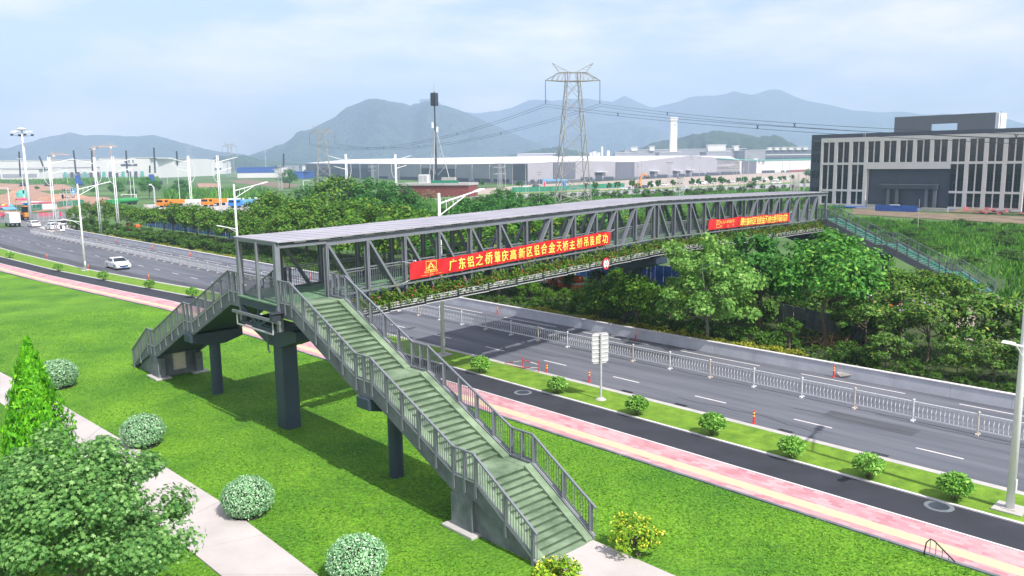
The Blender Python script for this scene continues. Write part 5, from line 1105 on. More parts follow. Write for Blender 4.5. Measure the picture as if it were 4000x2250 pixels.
# yellow wheel loader at the stalls
p = at(100, 858); t = thing('wheel_loader', 'yellow loader parked under a dark cab frame by the market stalls', 'loader', (*p[:2], 0), ROT_ROAD); b = MB(); b.box((-.6, 0, 1.3), (3.0, 1.8, 1.1)); loc(b.build('body', M_['orange'], bevel=.08), t); b = MB(); b.box((-.2, 0, 2.6), (1.5, 1.6, 1.6)); loc(b.build('cab', M_['glass_dark']), t); b = MB(); b.box((-.2, 0, 3.45), (1.8, 1.8, .14)); loc(b.build('cab_roof', M_['orange']), t); b = MB(); b.prism([(1.6, .3), (2.6, .3), (2.8, 1.2), (1.8, 1.2)], (0, 0, 0), (1, 0, 0), (0, 0, 1), (0, 1, 0), 2.4); loc(b.build('bucket', M_['orange']), t); b = MB(); [b.bar((.4, s*.7, 1.7), (2.0, s*.7, .9), .2, .25) for s in (-1, 1)]; loc(b.build('lift_arm', M_['orange']), t)
for x in (-1.4, .9):
    for s in (-1, 1): b = MB(); b.tube([(x, s*.7, .7), (x, s*1.15, .7)], .7, 14); loc(b.build('wheel', M_['rubber']), t)
# stalls, parasol, booths and boards at the far left
p = at(32, 838); t = thing('parasol', 'striped green yellow and red beach parasol over the market stall', 'parasol', (*p[:2], 0)); b = MB(); b.tube([(0, 0, 0), (0, 0, 3)], .05, 6); loc(b.build('pole', WP), t)
for k in range(8):
    a, c = k*math.pi/4, (k+1)*math.pi/4; b = MB(); vs = [(0, 0, 3.2)]+[(r_*math.cos(q), r_*math.sin(q), 3.2-r_**2*.2) for r_ in (1.1, 2.0) for q in (a, c)]; b.add(vs+[(x, y, z-.03) for x, y, z in vs], [(0, 1, 2), (1, 3, 4, 2), (7, 6, 5), (7, 9, 8, 6)]); loc(b.build('panel', [M_['mesh_green'], M_['yellow_ink'], M_['orange_deep'], M_['sky_blue']][k % 4]), t)
def stall(x, y, w, d, h, roof, lab, wall=None):
    p = at(x, y); t = thing('market_stall', lab, 'stall', (*p[:2], 0), ROT_ROAD); b = MB(); b.prism([(-w/2, h), (0, h+.5), (w/2, h), (w/2, h+.08), (0, h+.6), (-w/2, h+.08)], (0, 0, 0), (1, 0, 0), (0, 0, 1), (0, 1, 0), d); loc(b.build('awning', roof), t)
    for i in (-1, 1):
        for j in (-1, 1): b = MB(); b.bar((i*w*.46, j*d*.46, 0), (i*w*.46, j*d*.46, h+.05), .08, .08); loc(b.build('leg', GV), t)
    b = MB(); b.box((0, 0, .5), (w*.8, d*.6, .9)); loc(b.build('counter', wall or M_['pink_red']), t)
stall(35, 852, 6, 3, 2.4, M_['sky_blue'], 'market stall with a blue awning under the striped parasol at the left edge'); stall(0, 845, 4, 3, 2.3, M_['pink_red'], 'market stall with a red awning cut by the left picture edge'); stall(88, 812, 4.5, 3, 2.6, M_['pink_red'], 'market stall with a bright pink awning behind the yellow loader')
def booth(x, yb, yt, w, d, m, lab, name='booth', trim=None):
    p = at(x, yb); h = topz(p, yt); t = thing(name, lab, 'booth', (*p[:2], 0), .15); b = MB(); b.box((0, 0, h/2), (w, d, h)); loc(b.build('wall', m), t); b = MB(); b.box((0, 0, h+.1), (w+.4, d+.4, .2)); loc(b.build('roof', trim or WP), t); b = MB(); b.box((-w*.2, -d/2-.03, h*.55), (w*.35, .06, h*.5)); loc(b.build('window', M_['glass_dark']), t); b = MB(); b.box((w*.28, -d/2-.03, h*.42), (w*.25, .06, h*.8)); loc(b.build('door', WP), t)
booth(130, 818, 790, 4.6, 3.5, M_['blue_bright'], 'bright blue booth with a white door behind the high mast'); booth(172, 818, 793, 7, 3, WP, 'long white booth with a pink end beside the blue one', trim=M_['pink_red']); booth(228, 893, 862, 2.6, 2.2, M_['dark_metal'], 'dark metal shed at the open end of the barrier wall', 'metal_shed', GV)
booth(247, 901, 876, 1.0, .8, WP, 'white cabinet standing against the dark metal shed', 'cabinet')
p = at(198, 852); t = thing('red_banner_board', 'red notice banner on a fence beside the left lamp posts', 'banner', (*p[:2], 0), .1); b = MB(); b.box((0, 0, 1.0), (6, .06, 1.1)); loc(b.build('cloth', M_['pink_red']), t); b = MB(); [b.bar((x, 0, 0), (x, 0, 1.6), .07, .07) for x in (-2.9, 0, 2.9)]; loc(b.build('posts', GV), t)
p = at(287, 800); t = thing('blue_road_sign', 'blue road sign on a thin pole beside the traffic camera tower', 'road sign', (*p[:2], 0), .1); b = MB(); b.tube([(0, 0, 0), (0, 0, 6)], .08, 6); loc(b.build('pole', GV), t); b = MB(); b.box((.4, -.1, 4.9), (1.7, .06, 2.2)); loc(b.build('panel', M_['sky_blue']), t); b = MB(); b.box((.4, -.14, 5.1), (.5, .02, 1.0)); loc(b.build('symbol', WP), t)
for x, lab in ((95, 'traffic light on the slim white post left of the high mast'), (250, 'black traffic light on a pole by the red earth')):
    p = at(x, 812 if x == 250 else 775); h = topz(p, 770 if x == 250 else 772); t = thing('traffic_light', lab, 'traffic light', (*p[:2], 0), 0); b = MB(); b.tube([(0, 0, 0), (0, 0, max(2.6, h))], .07, 6); loc(b.build('pole', GV), t); b = MB(); b.box((0, -.15, max(2.6, h)+.3), (.55, .3, 1.5)); loc(b.build('housing', M_['black']), t)
def fence(name, lab, pts, h, m, postm=GV, gap=False, cat='fence', z0=0.):
    t = thing(name, lab, cat, (pts[0][0], pts[0][1], 0)); b = MB(); c = MB()
    for p, q in zip(pts[:-1], pts[1:]):
        p = np.array([p[0], p[1], z0]); q = np.array([q[0], q[1], z0]); ln = np.linalg.norm(q-p); n = max(1, int(ln/2.4)); z = np.array([0, 0, 1.])
        for i in range(n+1): k = p+(q-p)*i/n; c.bar(k, k+z*(h+.08), .08, .08)
        if gap:
            for zz in (.15, h*.55, h-.05): b.bar(p+z*zz, q+z*zz, .05, .05)
            for i in range(int(ln/.3)): k = p+(q-p)*(i/(ln/.3)); b.bar(k, k+z*h, .025, .025)
        else:
            m_ = max(2, int(ln/.5)); d = norm(q-p); s = np.array([-d[1], d[0], 0])
            for i in range(m_): k0, k1 = p+(q-p)*i/m_, p+(q-p)*(i+1)/m_; o = s*(.03 if i % 2 else -.03); b.bar(k0+z*(.06+h/2)+o, k1+z*(.06+h/2)+o, .025, h)
    b.build('fence_panel', m, t); c.build('fence_post', postm, t); return t
fence('site_hoarding', 'blue corrugated hoarding behind the olive trees on the left', [onrow(x, 63.5)[:2] for x in (560, 700, 860, 1060)], 2.3, M_['blue_sheet'])
fence('site_hoarding', 'blue corrugated hoarding glimpsed behind the shrubs under the bridge', [onrow(x, 68)[:2] for x in (2250, 2450, 2640, 2860)], 2.2, M_['blue_sheet'])
fence('site_hoarding', 'dark slate hoarding behind the bare trunk right of the lone maple', [at(x, y)[:2] for x, y in ((3040, 1258), (3180, 1292), (3340, 1328), (3480, 1352))], 1.5, M_['concrete_grey'], DKM)
fence('green_mesh_fence', 'green mesh construction fence behind the market stalls at the left', [at(x, y)[:2] for x, y in ((0, 822), (120, 826), (250, 806), (330, 800))], 1.8, M_['mesh_green'])
fence('green_mesh_fence', 'green mesh fence along the factory forecourt by the main pylon', [at(x, y)[:2] for x, y in ((2000, 752), (2150, 748), (2300, 738), (2440, 733))], 2.2, M_['mesh_green'])
fence('wire_fence', 'thin metal mesh fence around the yard left of the olive trees', [at(x, y)[:2] for x, y in ((150, 872), (215, 862), (235, 850), (330, 840), (420, 832))], 2.2, GV, gap=True)
fence('white_barrier', 'white barrier along the side road behind the blue truck', [at(x, y)[:2] for x, y in ((700, 792), (880, 788), (1035, 781))], 1.1, WP, WP)
# orange drums and sacks under the trees
def drum_proto():
    t = thing('orange_barrel', 'x', 'barrel'); b = MB(); b.lathe((0, 0, 0), [(.5, 0), (.55, .3), (.5, .6), (.55, .9), (.45, 1.2), (.2, 1.3)], 12); loc(b.build('body', M_['orange_deep']), t); b = MB(); b.lathe((0, 0, .55), [(.56, 0), (.56, .18)], 12); loc(b.build('band', WP), t); return t
dk = Kind(drum_proto())
for x, t_, lab in [(505, 57.5, 'orange barrel under the olive trees, left of its pair'), (540, 57, 'orange barrel under the olive trees, right of its pair'), (2165, 62, 'orange barrel under the bridge beside a white sack'), (2205, 61, 'orange barrel in the middle of three under the bridge'), (2255, 60.5, 'biggest looking orange barrel under the bridge'), (3478, 67, 'orange barrel in front of the far stairs, left one'), (3535, 66, 'orange barrel in front of the far stairs, right one')]:
    p = onrow(x, t_); dk.put((*p[:2], -.05), 0, 1.25, lab)
for x, t_, lab in [(2120, 63, 'white sack heap under the bridge beside the orange barrels'), (3385, 68, 'white tarpaulin heap before the far stairs')]:
    p = onrow(x, t_); t = thing('white_tarpaulin', lab, 'tarpaulin', (*p[:2], -.05), .4); b = MB(); b.lathe((0, 0, 0), [(1.7, 0), (1.5, .5), (1.0, 1.1), (.6, 1.5), (.15, 1.75)], 9); loc(b.build('cover', WP), t)
# drain grates set in the kerb line
for i, x in enumerate((2640, 3050, 3420, 2430, 1580, 590)):
    lo = onrow(x, 35.0); s_, t_ = st(lo); q = ST(s_, T_verge(s_)+.42, -.083); t = thing('drain_grate', 'dark drain grate in the gutter along the near road edge', 'drain', tuple(q), ROT_ROAD, 'drain grates along the near kerb')
    b = MB(); [b.box((-.33+.11*k, 0, 0), (.05, .34, .012)) for k in range(7)]; [b.box((0, y, 0), (.74, .03, .012)) for y in (-.18, .18)]; loc(b.build('grate', M_['black']), t)
# ================================================================ OFFICE BUILDING
OF = np.array([93.7, 216.3]); OX = -RD; OY = RN          # along the facade, into the building
def OP(a, d, z): q = OF+OX*a+OY*d; return np.array([q[0], q[1], z])
ofc = thing('office_building', 'grey and black office building with tall paired windows and deep entrance recess', 'building', (OF[0], OF[1], 0))
def obox(b, a0, a1, d0, d1, z0, z1): return b.hexa([OP(a0, d0, z0), OP(a1, d0, z0), OP(a1, d1, z0), OP(a0, d1, z0)]+[OP(a0, d0, z1), OP(a1, d0, z1), OP(a1, d1, z1), OP(a0, d1, z1)])
A0, A1, ZT = -12.1, 37.3, 18.4
b = MB(); obox(b, A0-3.4, A1+6, 1.2, 24, 0, 19.45); b.build('main_block', M_['facade_dark'], ofc)
b = MB(); obox(b, A0-3.5, A1+6.1, 1.1, 24.1, 17.7, 17.95); b.build('cornice', M_['penthouse_grey'], ofc)
# front screen: built as strips round the window openings so that they are real holes
cols = [(-11.48+4.09*k, -11.48+4.09*k+3.16) for k in range(12)]
rows = [(.75, 4.1), (4.62, 11.2), (11.8, 17.25)]
b = MB(); D0, D1 = -.0, .75
xs_ = [A0]+[v for c in cols for v in c]+[A1]
for i in range(0, len(xs_), 2):     # vertical piers; those over the recess only at the top
    a, c = xs_[i], xs_[i+1]
    if c <= 1.5 or a >= 23: 
        lo, hi = a, c
        obox(b, lo, hi, D0, D1, 0, ZT)
    else: obox(b, a, c, D0, D1, 10.05, ZT)
for k, (a, c) in enumerate(cols):
    rec = a > .5 and c < 24.3
    for z0_, z1_ in ((0, .75), (4.1, 4.62), (11.2, 11.8), (17.25, ZT)):
        if rec and z1_ < 11: continue
        if rec and z0_ == 11.2: z0_ = 10.05
        obox(b, a, c, D0+.002, D1-.002, z0_, z1_)
b.build('front_screen', M_['facade_grey'], ofc)
for k, (a, c) in enumerate(cols):
    for z0_, z1_ in rows:
        if a > .5 and c < 24.3 and z1_ < 11.5: continue
        b = MB(); m_ = (a+c)/2
        obox(b, m_-.13, m_+.13, D0+.10, D1, z0_, z1_); w = b.build('window', M_['facade_grey'], ofc)
        b = MB(); obox(b, a, c, .42, .48, z0_, z1_); b.build('pane', M_['glass_dark'], w)
        b = MB()
        for s in (a+.02, m_+.15):
            e = s+(c-a)/2-.17
            for f in (.33, .66): z = z0_+(z1_-z0_)*f; obox(b, s, e, .36, .42, z-.05, z+.05)
            obox(b, (s+e)/2-.03, (s+e)/2+.03, .36, .418, z0_, z0_+(z1_-z0_)*.66)
        b.build('glazing_bars', M_['dark_metal'], w)
# recess: back glazing, bands, doors and canopy
b = MB(); obox(b, 1.0, 24.1, 6.2, 6.5, 0, 10.05); 
b.build('recess_glazing', M_['glass_dark'], ofc)
b = MB(); obox(b, .9, 24.2, 6.0, 6.2, 5.2, 7.0); [obox(b, x-.12, x+.12, 6.05, 6.2, 0, 10) for x in (1.2, 8.6, 16.8, 23.9)]; [obox(b, x-.04, x+.04, 6.08, 6.2, 7, 10) for x in np.arange(2.5, 24, 1.15)]; b.build('recess_frame', M_['facade_dark'], ofc)
b = MB(); obox(b, .85, .95, D1, 6.2, 0, 10.05); obox(b, 24.2, 24.3, D1, 6.2, 0, 10.05); obox(b, .95, 24.2, D1, 6.3, 10.05, 10.2); b.build('recess_side', M_['facade_grey'], ofc)
b = MB(); obox(b, 4.5, 18.6, -.4, 6.0, 5.9, 6.0); obox(b, 4.5, 18.6, -.42, 6.0, 5.0, 5.9); can = b.build('entrance_canopy', M_['facade_dark'], ofc)
b = MB(); obox(b, 4.4, 18.7, -.5, 6.0, 6.0, 6.14); b.build('canopy_top', M_['penthouse_grey'], can)
for a in (6.2, 8.4, 15.6, 17.6): b = MB(); obox(b, a, a+.75, .1, .85, 0, 5.0); b.build('canopy_column', M_['penthouse_grey'], can)
b = MB(); obox(b, 6.2, 18.3, 2.6, 2.9, 3.3, 4.0); b.build('canopy_beam', M_['penthouse_grey'], can)
# the dark left wing carries windows too
for z in (3, 7.5, 12, 15.2):
    for a in (A0-2.9, A0-1.6): b = MB(); obox(b, a, a+.95, 1.12, 1.19, z, z+2.1); b.build('window', M_['glass_dark'], ofc)
# roof pavilion with a long opening
b = MB(); obox(b, 3.6, 27.8, 9, 9.6, 21.4, 23.6); obox(b, 3.6, 11.2, 9, 9.6, 19.4, 21.4); obox(b, 19.2, 27.8, 9, 9.6, 19.4, 21.4); obox(b, 11.2, 12.9, 9.0, 9.5, 19.4, 21.4); obox(b, 3.6, 4.2, 9.6, 15, 19.4, 23.6); b.build('roof_pavilion', M_['penthouse_grey'], ofc)
b = MB(); obox(b, 27.8, 28.5, 9, 15, 19.4, 23.5); b.build('pavilion_side', WP, ofc)
b = MB(); b.tube([OP(28.9, 9, 19.4), OP(28.9, 9, 23.8)], .06, 6); b.build('roof_post', DKM, ofc)
b = MB(); [b.bar(OP(x, 1.0, 18.0), OP(x, 1.0, 19.6), .07, .07) for x in (-.9, -.5)]; [b.bar(OP(-.9, 1.0, z), OP(-.5, 1.0, z), .05, .05) for z in (18.3, 18.7, 19.1, 19.5)]; b.build('roof_ladder', GV, ofc)
# forecourt: blue sheets, kerbs, crates, rubble
def slab(name, lab, cat, a0, a1, d0, d1, z0, z1, m): b = MB(); o = obox(b, a0, a1, d0, d1, z0, z1).build(name, m, bevel=.02); return tag(o, lab, cat)
slab('blue_tarpaulin', 'blue sheet laid on the ground left of the office entrance', 'tarpaulin', -7, 2.5, -5, -1.2, 0, .28, M_['blue_sheet'])
slab('blue_tarpaulin', 'blue sheet laid on the ground in front of the office recess at the right', 'tarpaulin', 12, 25, -6.5, -2.2, 0, .30, M_['blue_sheet'])
slab('concrete_wall', 'low pale concrete wall left of the parked crates before the office', 'wall', 3.2, 6.6, -4.4, -4.1, 0, 1.0, M_['concrete_light'])
slab('concrete_wall', 'low pale concrete wall at the right end of the blue sheets', 'wall', 18.5, 24.6, -9.6, -9.2, 0, .9, M_['concrete_light'])
slab('forecourt_edge', 'long low concrete edge in front of the office entrance', 'wall', 2, 24, -8.3, -8, -.05, .45, M_['concrete_light'])
slab('foam_crate', 'pale blue crate stack before the office entrance', 'crate', 11.6, 14.2, -4.6, -3.4, 0, .95, M_['sky_blue']); slab('white_crate', 'white crate with a dark opening beside the pale blue crates', 'crate', 9, 11.2, -4.8, -3.6, 0, 1.1, WP)
slab('blue_hoarding', 'dark blue hoarding sunk in the grass below the office entrance', 'hoarding', 9, 19, -13.2, -13.05, 0, 1.5, M_['blue_sheet'])
t = thing('debris_heap', 'heap of red sheet debris at the right edge before the office', 'debris', tuple(OP(35, -9, 0))); r = np.random.default_rng(4)
for k in range(26): b = MB(); c = OP(34.5+r.normal()*3, -9+r.normal()*1.2, .15+abs(r.normal())*.4); b.bar(c, c+np.array([r.normal(), r.normal(), r.normal()*.3])*1.2, .9, .06); b.build('sheet', M_['red_debris'], t)
t = thing('earth_heap', 'brown rubble heap at the foot of the office beside the red debris', 'earth heap', tuple(OP(29, -6, 0))); b = MB(); n = 26
vs = [OP(29+7*math.cos(a)*k*(1+.1*r.normal()), -6+2.6*math.sin(a)*k, (1-k)*1.1+.08*r.normal()*(k < 1)) for k in (1., .7, .4, .1) for a in np.linspace(0, 2*math.pi, n, endpoint=False)]
b.add(vs, [(j*n+i, j*n+(i+1) % n, (j+1)*n+(i+1) % n, (j+1)*n+i) for j in range(3) for i in range(n)]+[tuple(3*n+i for i in range(n))]); b.build('earth', M_['dirt_brown'], t)
# poles stacked upright by the office
t = thing('pole_stack', 'cluster of bare upright poles beside the left wall of the office', 'poles', (*at(3115, 745)[:2], 0)); r = np.random.default_rng(6)
for k in range(16): p = at(3085+r.random()*65, 742+r.random()*8); h = 3.5+r.random()*4; b = MB(); b.tube([p, p+np.array([r.normal()*.5, r.normal()*.3, h])], .13, 5); b.build('pole', M_['concrete_light'], t)
# ================================================================ FACTORY HALL
fac = thing('factory_hall', 'huge pale grey factory hall with a broad white roof in front of the hills', 'factory', (*at(2062, 720)[:2], 0))
WL, WC, WR = at(1196, 687), at(2062, 720), at(3260, 663)
def onwall(p, q, px):
    lo, hi = -.2, 1.6
    s = 1 if proj(q)[0] > proj(p)[0] else -1
    for _ in range(60):
        m = (lo+hi)/2
        if (proj(p+(q-p)*m)[0]-px)*s < 0: lo = m
        else: hi = m
    return p+(q-p)*lo
def wz(p, y): return np.array([p[0], p[1], topz(p, y)])
def wallq(prof, m, name, P_, Q_, base=0., parent=fac):
    """prof: [(px, py_top)] along the wall P-Q"""
    b = MB(); pts = [onwall(P_, Q_, x) for x, y in prof]
    for i in range(len(prof)-1):
        a, c = pts[i], pts[i+1]; b.add([(a[0], a[1], base), (c[0], c[1], base), wz(c, prof[i+1][1]), wz(a, prof[i][1])], [(0, 1, 2, 3)])
    return b.build(name, m, parent)
front = np.cross(np.append((WC-WL)[:2], 0), (0, 0, 1))[:2]; front /= np.linalg.norm(front)
if front @ np.array([0, -1]) < 0: front = -front
frontR = np.cross(np.append((WR-WC)[:2], 0), (0, 0, 1))[:2]; frontR /= np.linalg.norm(frontR)
if frontR @ np.array([0, -1]) < 0: frontR = -frontR
wl_top = [(1196, 638), (1480, 640), (1776, 642), (1778, 642), (2000, 640), (2062, 638.7)]
wallq(wl_top, M_['shed_wall'], 'side_wall', WL, WC)
wallq([(2062, 638.7), (2161, 635), (2250, 629.5), (2272, 629), (2388, 630), (2479, 633), (2600, 618), (2699, 607.6), (2792, 615), (2889, 627)], M_['shed_wall'], 'gable_wall', WC, WR)
def wrect(x0, x1, yt0, yt1, yb0, yb1, m, name, P_, Q_, nrm, off=.25, thick=.3):
    a, c = onwall(P_, Q_, x0), onwall(P_, Q_, x1); o = np.append(nrm*off, 0); i = np.append(nrm*thick, 0)
    ta, tc, ba, bc = wz(a, yt0), wz(c, yt1), wz(a, yb0), wz(c, yb1)
    ba[2] = max(0, ba[2]); bc[2] = max(0, bc[2])
    b = MB(); b.hexa([ba+o-i, bc+o-i, bc+o, ba+o, ta+o-i, tc+o-i, tc+o, ta+o]); return b.build(name, m, fac)
# dark bay doors, windows, posts of the long side
wrect(1196, 1440, 641, 642, 688, 696, M_['shed_wall_dark'], 'dark_cladding', WL, WC, front, .2)
for x0, x1 in ((1232, 1330), (1370, 1405), (1412, 1450), (1650, 1776)): wrect(x0, x1, 657, 659, 686+(x0-1196)*.03, 687+(x1-1196)*.03, M_['facade_dark'], 'loading_bay', WL, WC, front, .4)
for x0, x1 in ((1480, 1515), (1560, 1630), (1790, 1830), (1855, 1915), (1930, 1990)): wrect(x0, x1, 688+(x0-1480)*.024, 688+(x1-1480)*.024, 697+(x0-1480)*.03, 697+(x1-1480)*.03, M_['facade_dark'], 'window', WL, WC, front, .4)
for x in (1408, 1480, 1560, 1645, 1782, 1846, 1914, 1972): wrect(x, x+2.5, 643, 643, 700, 700, M_['factory_white'], 'downpipe', WL, WC, front, .5)
wrect(2002, 2058, 643, 641, 704, 706, M_['shed_wall_dark'], 'dark_cladding', WL, WC, front, .3)
# gable side: dark doors, windows, canopies
wrect(2161, 2246, 636, 634, 697, 696, M_['shed_wall_dark'], 'sliding_door', WC, WR, frontR, .4); wrect(2404, 2476, 634, 633, 700, 699, M_['shed_wall_dark'], 'sliding_door', WC, WR, frontR, .4)
for x0, x1, y0, y1 in ((2072, 2086, 702, 714), (2100, 2122, 701, 713), (2268, 2312, 692, 703), (2358, 2394, 690, 701), (2515, 2532, 684, 694), (2566, 2608, 682, 692), (2652, 2674, 679, 688), (2702, 2750, 676, 685), (2758, 2808, 674, 683), (2815, 2862, 672, 681), (2868, 2888, 671, 680)): wrect(x0, x1, y0, y0-.5, y1, y1-.5, M_['facade_dark'], 'window', WC, WR, frontR, .5)
for x0, x1, y0, y1 in ((2326, 2350, 676, 706), (2540, 2554, 672, 700), (2630, 2642, 670, 695), (2680, 2691, 668, 692)):
    wrect(x0, x1, y0, y0-.4, y1, y1-.4, M_['facade_dark'], 'door', WC, WR, frontR, .5); wrect(x0-4, x1+14, y0-5, y0-5.5, y0-3.4, y0-4, WP, 'door_canopy', WC, WR, frontR, 2.2, 2.2)
wrect(2062, 2890, 709, 672, 721, 684, M_['shed_wall_dark'], 'plinth', WC, WR, frontR, .22)
# white roof
R1, R2, R3 = atY(1376, 622, 1050), atY(2000, 612, 760), atY(2699, 607.6, onwall(WC, WR, 2699)[1])
e = lambda P_, Q_, x, y: wz(onwall(P_, Q_, x), y)
b = MB(); b.add([e(WL, WC, 1196, 637.5), e(WL, WC, 1776, 641.4), e(WC, WR, 2062, 638), e(WC, WR, 2272, 628.5), e(WC, WR, 2479, 632.4), R3, R2, R1], [(0, 1, 6, 7), (1, 2, 3, 6), (3, 4, 5, 6)])
R4 = atY(2850, 610, 900); b.add([R3, e(WC, WR, 2889, 626.5), R4], [(0, 1, 2)]); b.add([R1+np.array([0, 0, -.2]), R2+np.array([0, 0, -.2]), R2+np.array([60, 200, -16]), R1+np.array([-20, 200, -16])], [(0, 1, 2, 3)]); b.add([R2, R3, R3+np.array([60, 200, -16]), R2+np.array([60, 200, -16])], [(0, 1, 2, 3)])
b.build('roof', M_['shed_roof'], fac)
# lettered hall with a teal roof line to the right
hal = thing('lettered_hall', 'pale hall with a teal roof edge and dark lettering right of the factory gable', 'factory', (*onwall(WC, WR, 2960)[:2], 0))
P2, Q2 = onwall(WC, WR, 2895), onwall(WC, WR, 3330)
wallq([(2800, 618), (2895, 627.5), (2955, 627), (3100, 622), (3330, 618)], M_['factory_white'], 'front_wall', WC, WR, parent=hal)
def hrect(*a): o = wrect(*a); o.parent = None; adopt(o, hal); return o
hrect(2896, 2952, 629, 628.5, 679, 677, M_['shed_wall_dark'], 'dark_panel', WC, WR, frontR, .5); hrect(2796, 2955, 616.6, 625, 620, 628, M_['teal_trim'], 'roof_edge', WC, WR, frontR, .8); hrect(2955, 3330, 624.5, 615, 628, 619, M_['teal_trim'], 'roof_edge', WC, WR, frontR, .8)
for x0, x1 in ((2975, 3024), (3050, 3062), (3070, 3084)): hrect(x0, x1, 666, 665, 675, 674, M_['facade_dark'], 'window', WC, WR, frontR, .6)
hrect(3084, 3150, 664, 662, 676, 674, M_['red_debris'], 'red_panel', WC, WR, frontR, .7)
pL = wz(onwall(WC, WR, 2958), 641); pR = wz(onwall(WC, WR, 2978), 640); ax_ = norm(np.append((pR-pL)[:2], 0)); s_ = np.linalg.norm((pR-pL)[:2])/2.4; b = MB()
for txt, dx, k in (('X', 0, 1.25), ('小鹏', 1.3, .85)):
    v, f = text_mesh(txt, 1, 'LEFT', .03); b.add([pL+np.append(frontR*.7, 0)+ax_*((q[0]*k+dx)*s_)+np.array([0, 0, q[1]*k*s_]) for q in v], f)
b.build('lettering', M_['black'], hal)
# halls and rooftop sheds behind
def blockpx(name, lab, px0, px1, ytop0, ytop1, Y, depth, m, rows=None, cat='factory', h0=0., roofm=None):
    p, q = atY(px0, ytop0, Y), atY(px1, ytop1, Y); t = thing(name, lab, cat, (p[0], p[1], 0)); b = MB(); zt = (p[2]+q[2])/2
    b.hexa([(p[0], Y, h0), (q[0], Y, h0), (q[0]+depth*.1, Y+depth, h0), (p[0]+depth*.1, Y+depth, h0), (p[0], Y, p[2]), (q[0], Y, q[2]), (q[0]+depth*.1, Y+depth, q[2]), (p[0]+depth*.1, Y+depth, p[2])]); b.build('wall', m, t)
    w = q[0]-p[0]
    b = MB(); b.box(((p[0]+q[0])/2+depth*.05, Y+depth/2, zt+.3), (w+1, depth+1, .6)); b.build('roof', roofm or M_['factory_white'], t)
    for f0, f1, g0, g1, mm, nm in rows or []:
        b = MB(); b.box((p[0]+w*(f0+f1)/2, Y-.15, zt*(g0+g1)/2), (w*(f1-f0), .3, zt*(g1-g0))); b.build(nm, mm, t)
    return t
GW, FD, SW = M_['shed_wall'], M_['facade_dark'], M_['factory_white']
blockpx('assembly_hall', 'long grey assembly hall with rooftop boxes behind the factory roof', 2440, 2893, 586, 582, 1100, 150, GW, [(.05, .35, .3, .4, FD, 'window_band'), (.62, .98, .35, .42, FD, 'window_band')])
for x0, x1, yt, lab in [(2466, 2490, 575, 'small square box on the left end of the assembly hall roof'), (2538, 2557, 572, 'small box on the assembly hall roof left of the white tower'), (2765, 2835, 566, 'biggest box group on the assembly hall roof'), (2868, 2886, 570, 'white box at the right end of the assembly hall roof')]: blockpx('rooftop_unit', lab, x0, x1, yt, yt, 1098, 12, SW, cat='rooftop unit', h0=atY(x0, 590, 1098)[2])
blockpx('grey_shed', 'low grey shed behind the factory roof left of the white tower', 2402, 2472, 596, 596, 980, 60, GW); blockpx('grey_shed', 'low grey shed behind the factory roof right of the white tower', 2575, 2652, 595, 595, 980, 60, GW); blockpx('grey_shed', 'grey shed with doors near the gable peak on the right', 2760, 2842, 592, 592, 960, 60, GW, [(.4, .6, .0, .6, SW, 'door')])
blockpx('cooling_plant', 'grey plant building with a row of dark coolers left of the office', 2910, 2990, 588, 587, 1000, 80, GW, [(.45, .65, 0, .6, SW, 'door')]); blockpx('parking_deck', 'dark long building with small rooftop boxes between the plant and the office', 2988, 3180, 586, 583, 1080, 100, M_['shed_wall_dark'], [(.02, .98, .4, .6, FD, 'window_band'), (.02, .98, .72, .76, SW, 'parapet')])
for k in range(6): blockpx('rooftop_cooler', 'white rooftop cooler in the row on the dark building left of the office', 3000+k*28, 3016+k*28, 577-k*.4, 577-k*.4, 1078, 8, SW, cat='rooftop unit', h0=atY(3000, 587, 1078)[2])['group'] = 'rooftop coolers'
# white tower with an emblem
p = atY(2618, 464, 1000); q = atY(2644, 464, 1000); zt = p[2]; wT = (q[0]-p[0]); cx_ = (p[0]+q[0])/2
t = thing('white_tower', 'tall white square tower with a small teal emblem behind the factory', 'tower', (cx_, 1000, 0)); b = MB(); b.box((cx_, 1000, zt/2), (wT, wT, zt)); b.build('shaft', SW, t); b = MB(); b.box((cx_, 1000, zt), (wT*1.14, wT*1.14, zt*.05)); b.build('cap', SW, t); b = MB(); b.box((cx_, 1000, zt*.33), (wT*1.03, wT*1.03, .5)); b.build('band', FD, t)
v, f = text_mesh('X', 5.5, 'CENTER', .04); b = MB(); b.add([(cx_+x+wT*.1, 1000-wT/2-.15, zt*.86+y*.8) for x, y in v], f); b.build('emblem', M_['teal_trim'], t)
t = thing('factory_stacks', 'silvery roof tanks and a thin stack behind the factory roof', 'plant', tuple(atY(2330, 612, 900)[:2])+(0,))
for x, yt, rr in ((2308, 596, 1.6), (2322, 592, 2.2), (2338, 596, 1.8), (2352, 573, 1.0), (2376, 588, 1.6)): p = atY(x, yt, 900); b = MB(); b.tube([(p[0], 900, 0), (p[0], 900, p[2])], rr, 8); b.build('stack', SW, t)
blockpx('grey_shed', 'low pale sheds behind the main pylon on the factory roof line', 2020, 2160, 600, 603, 950, 60, GW)
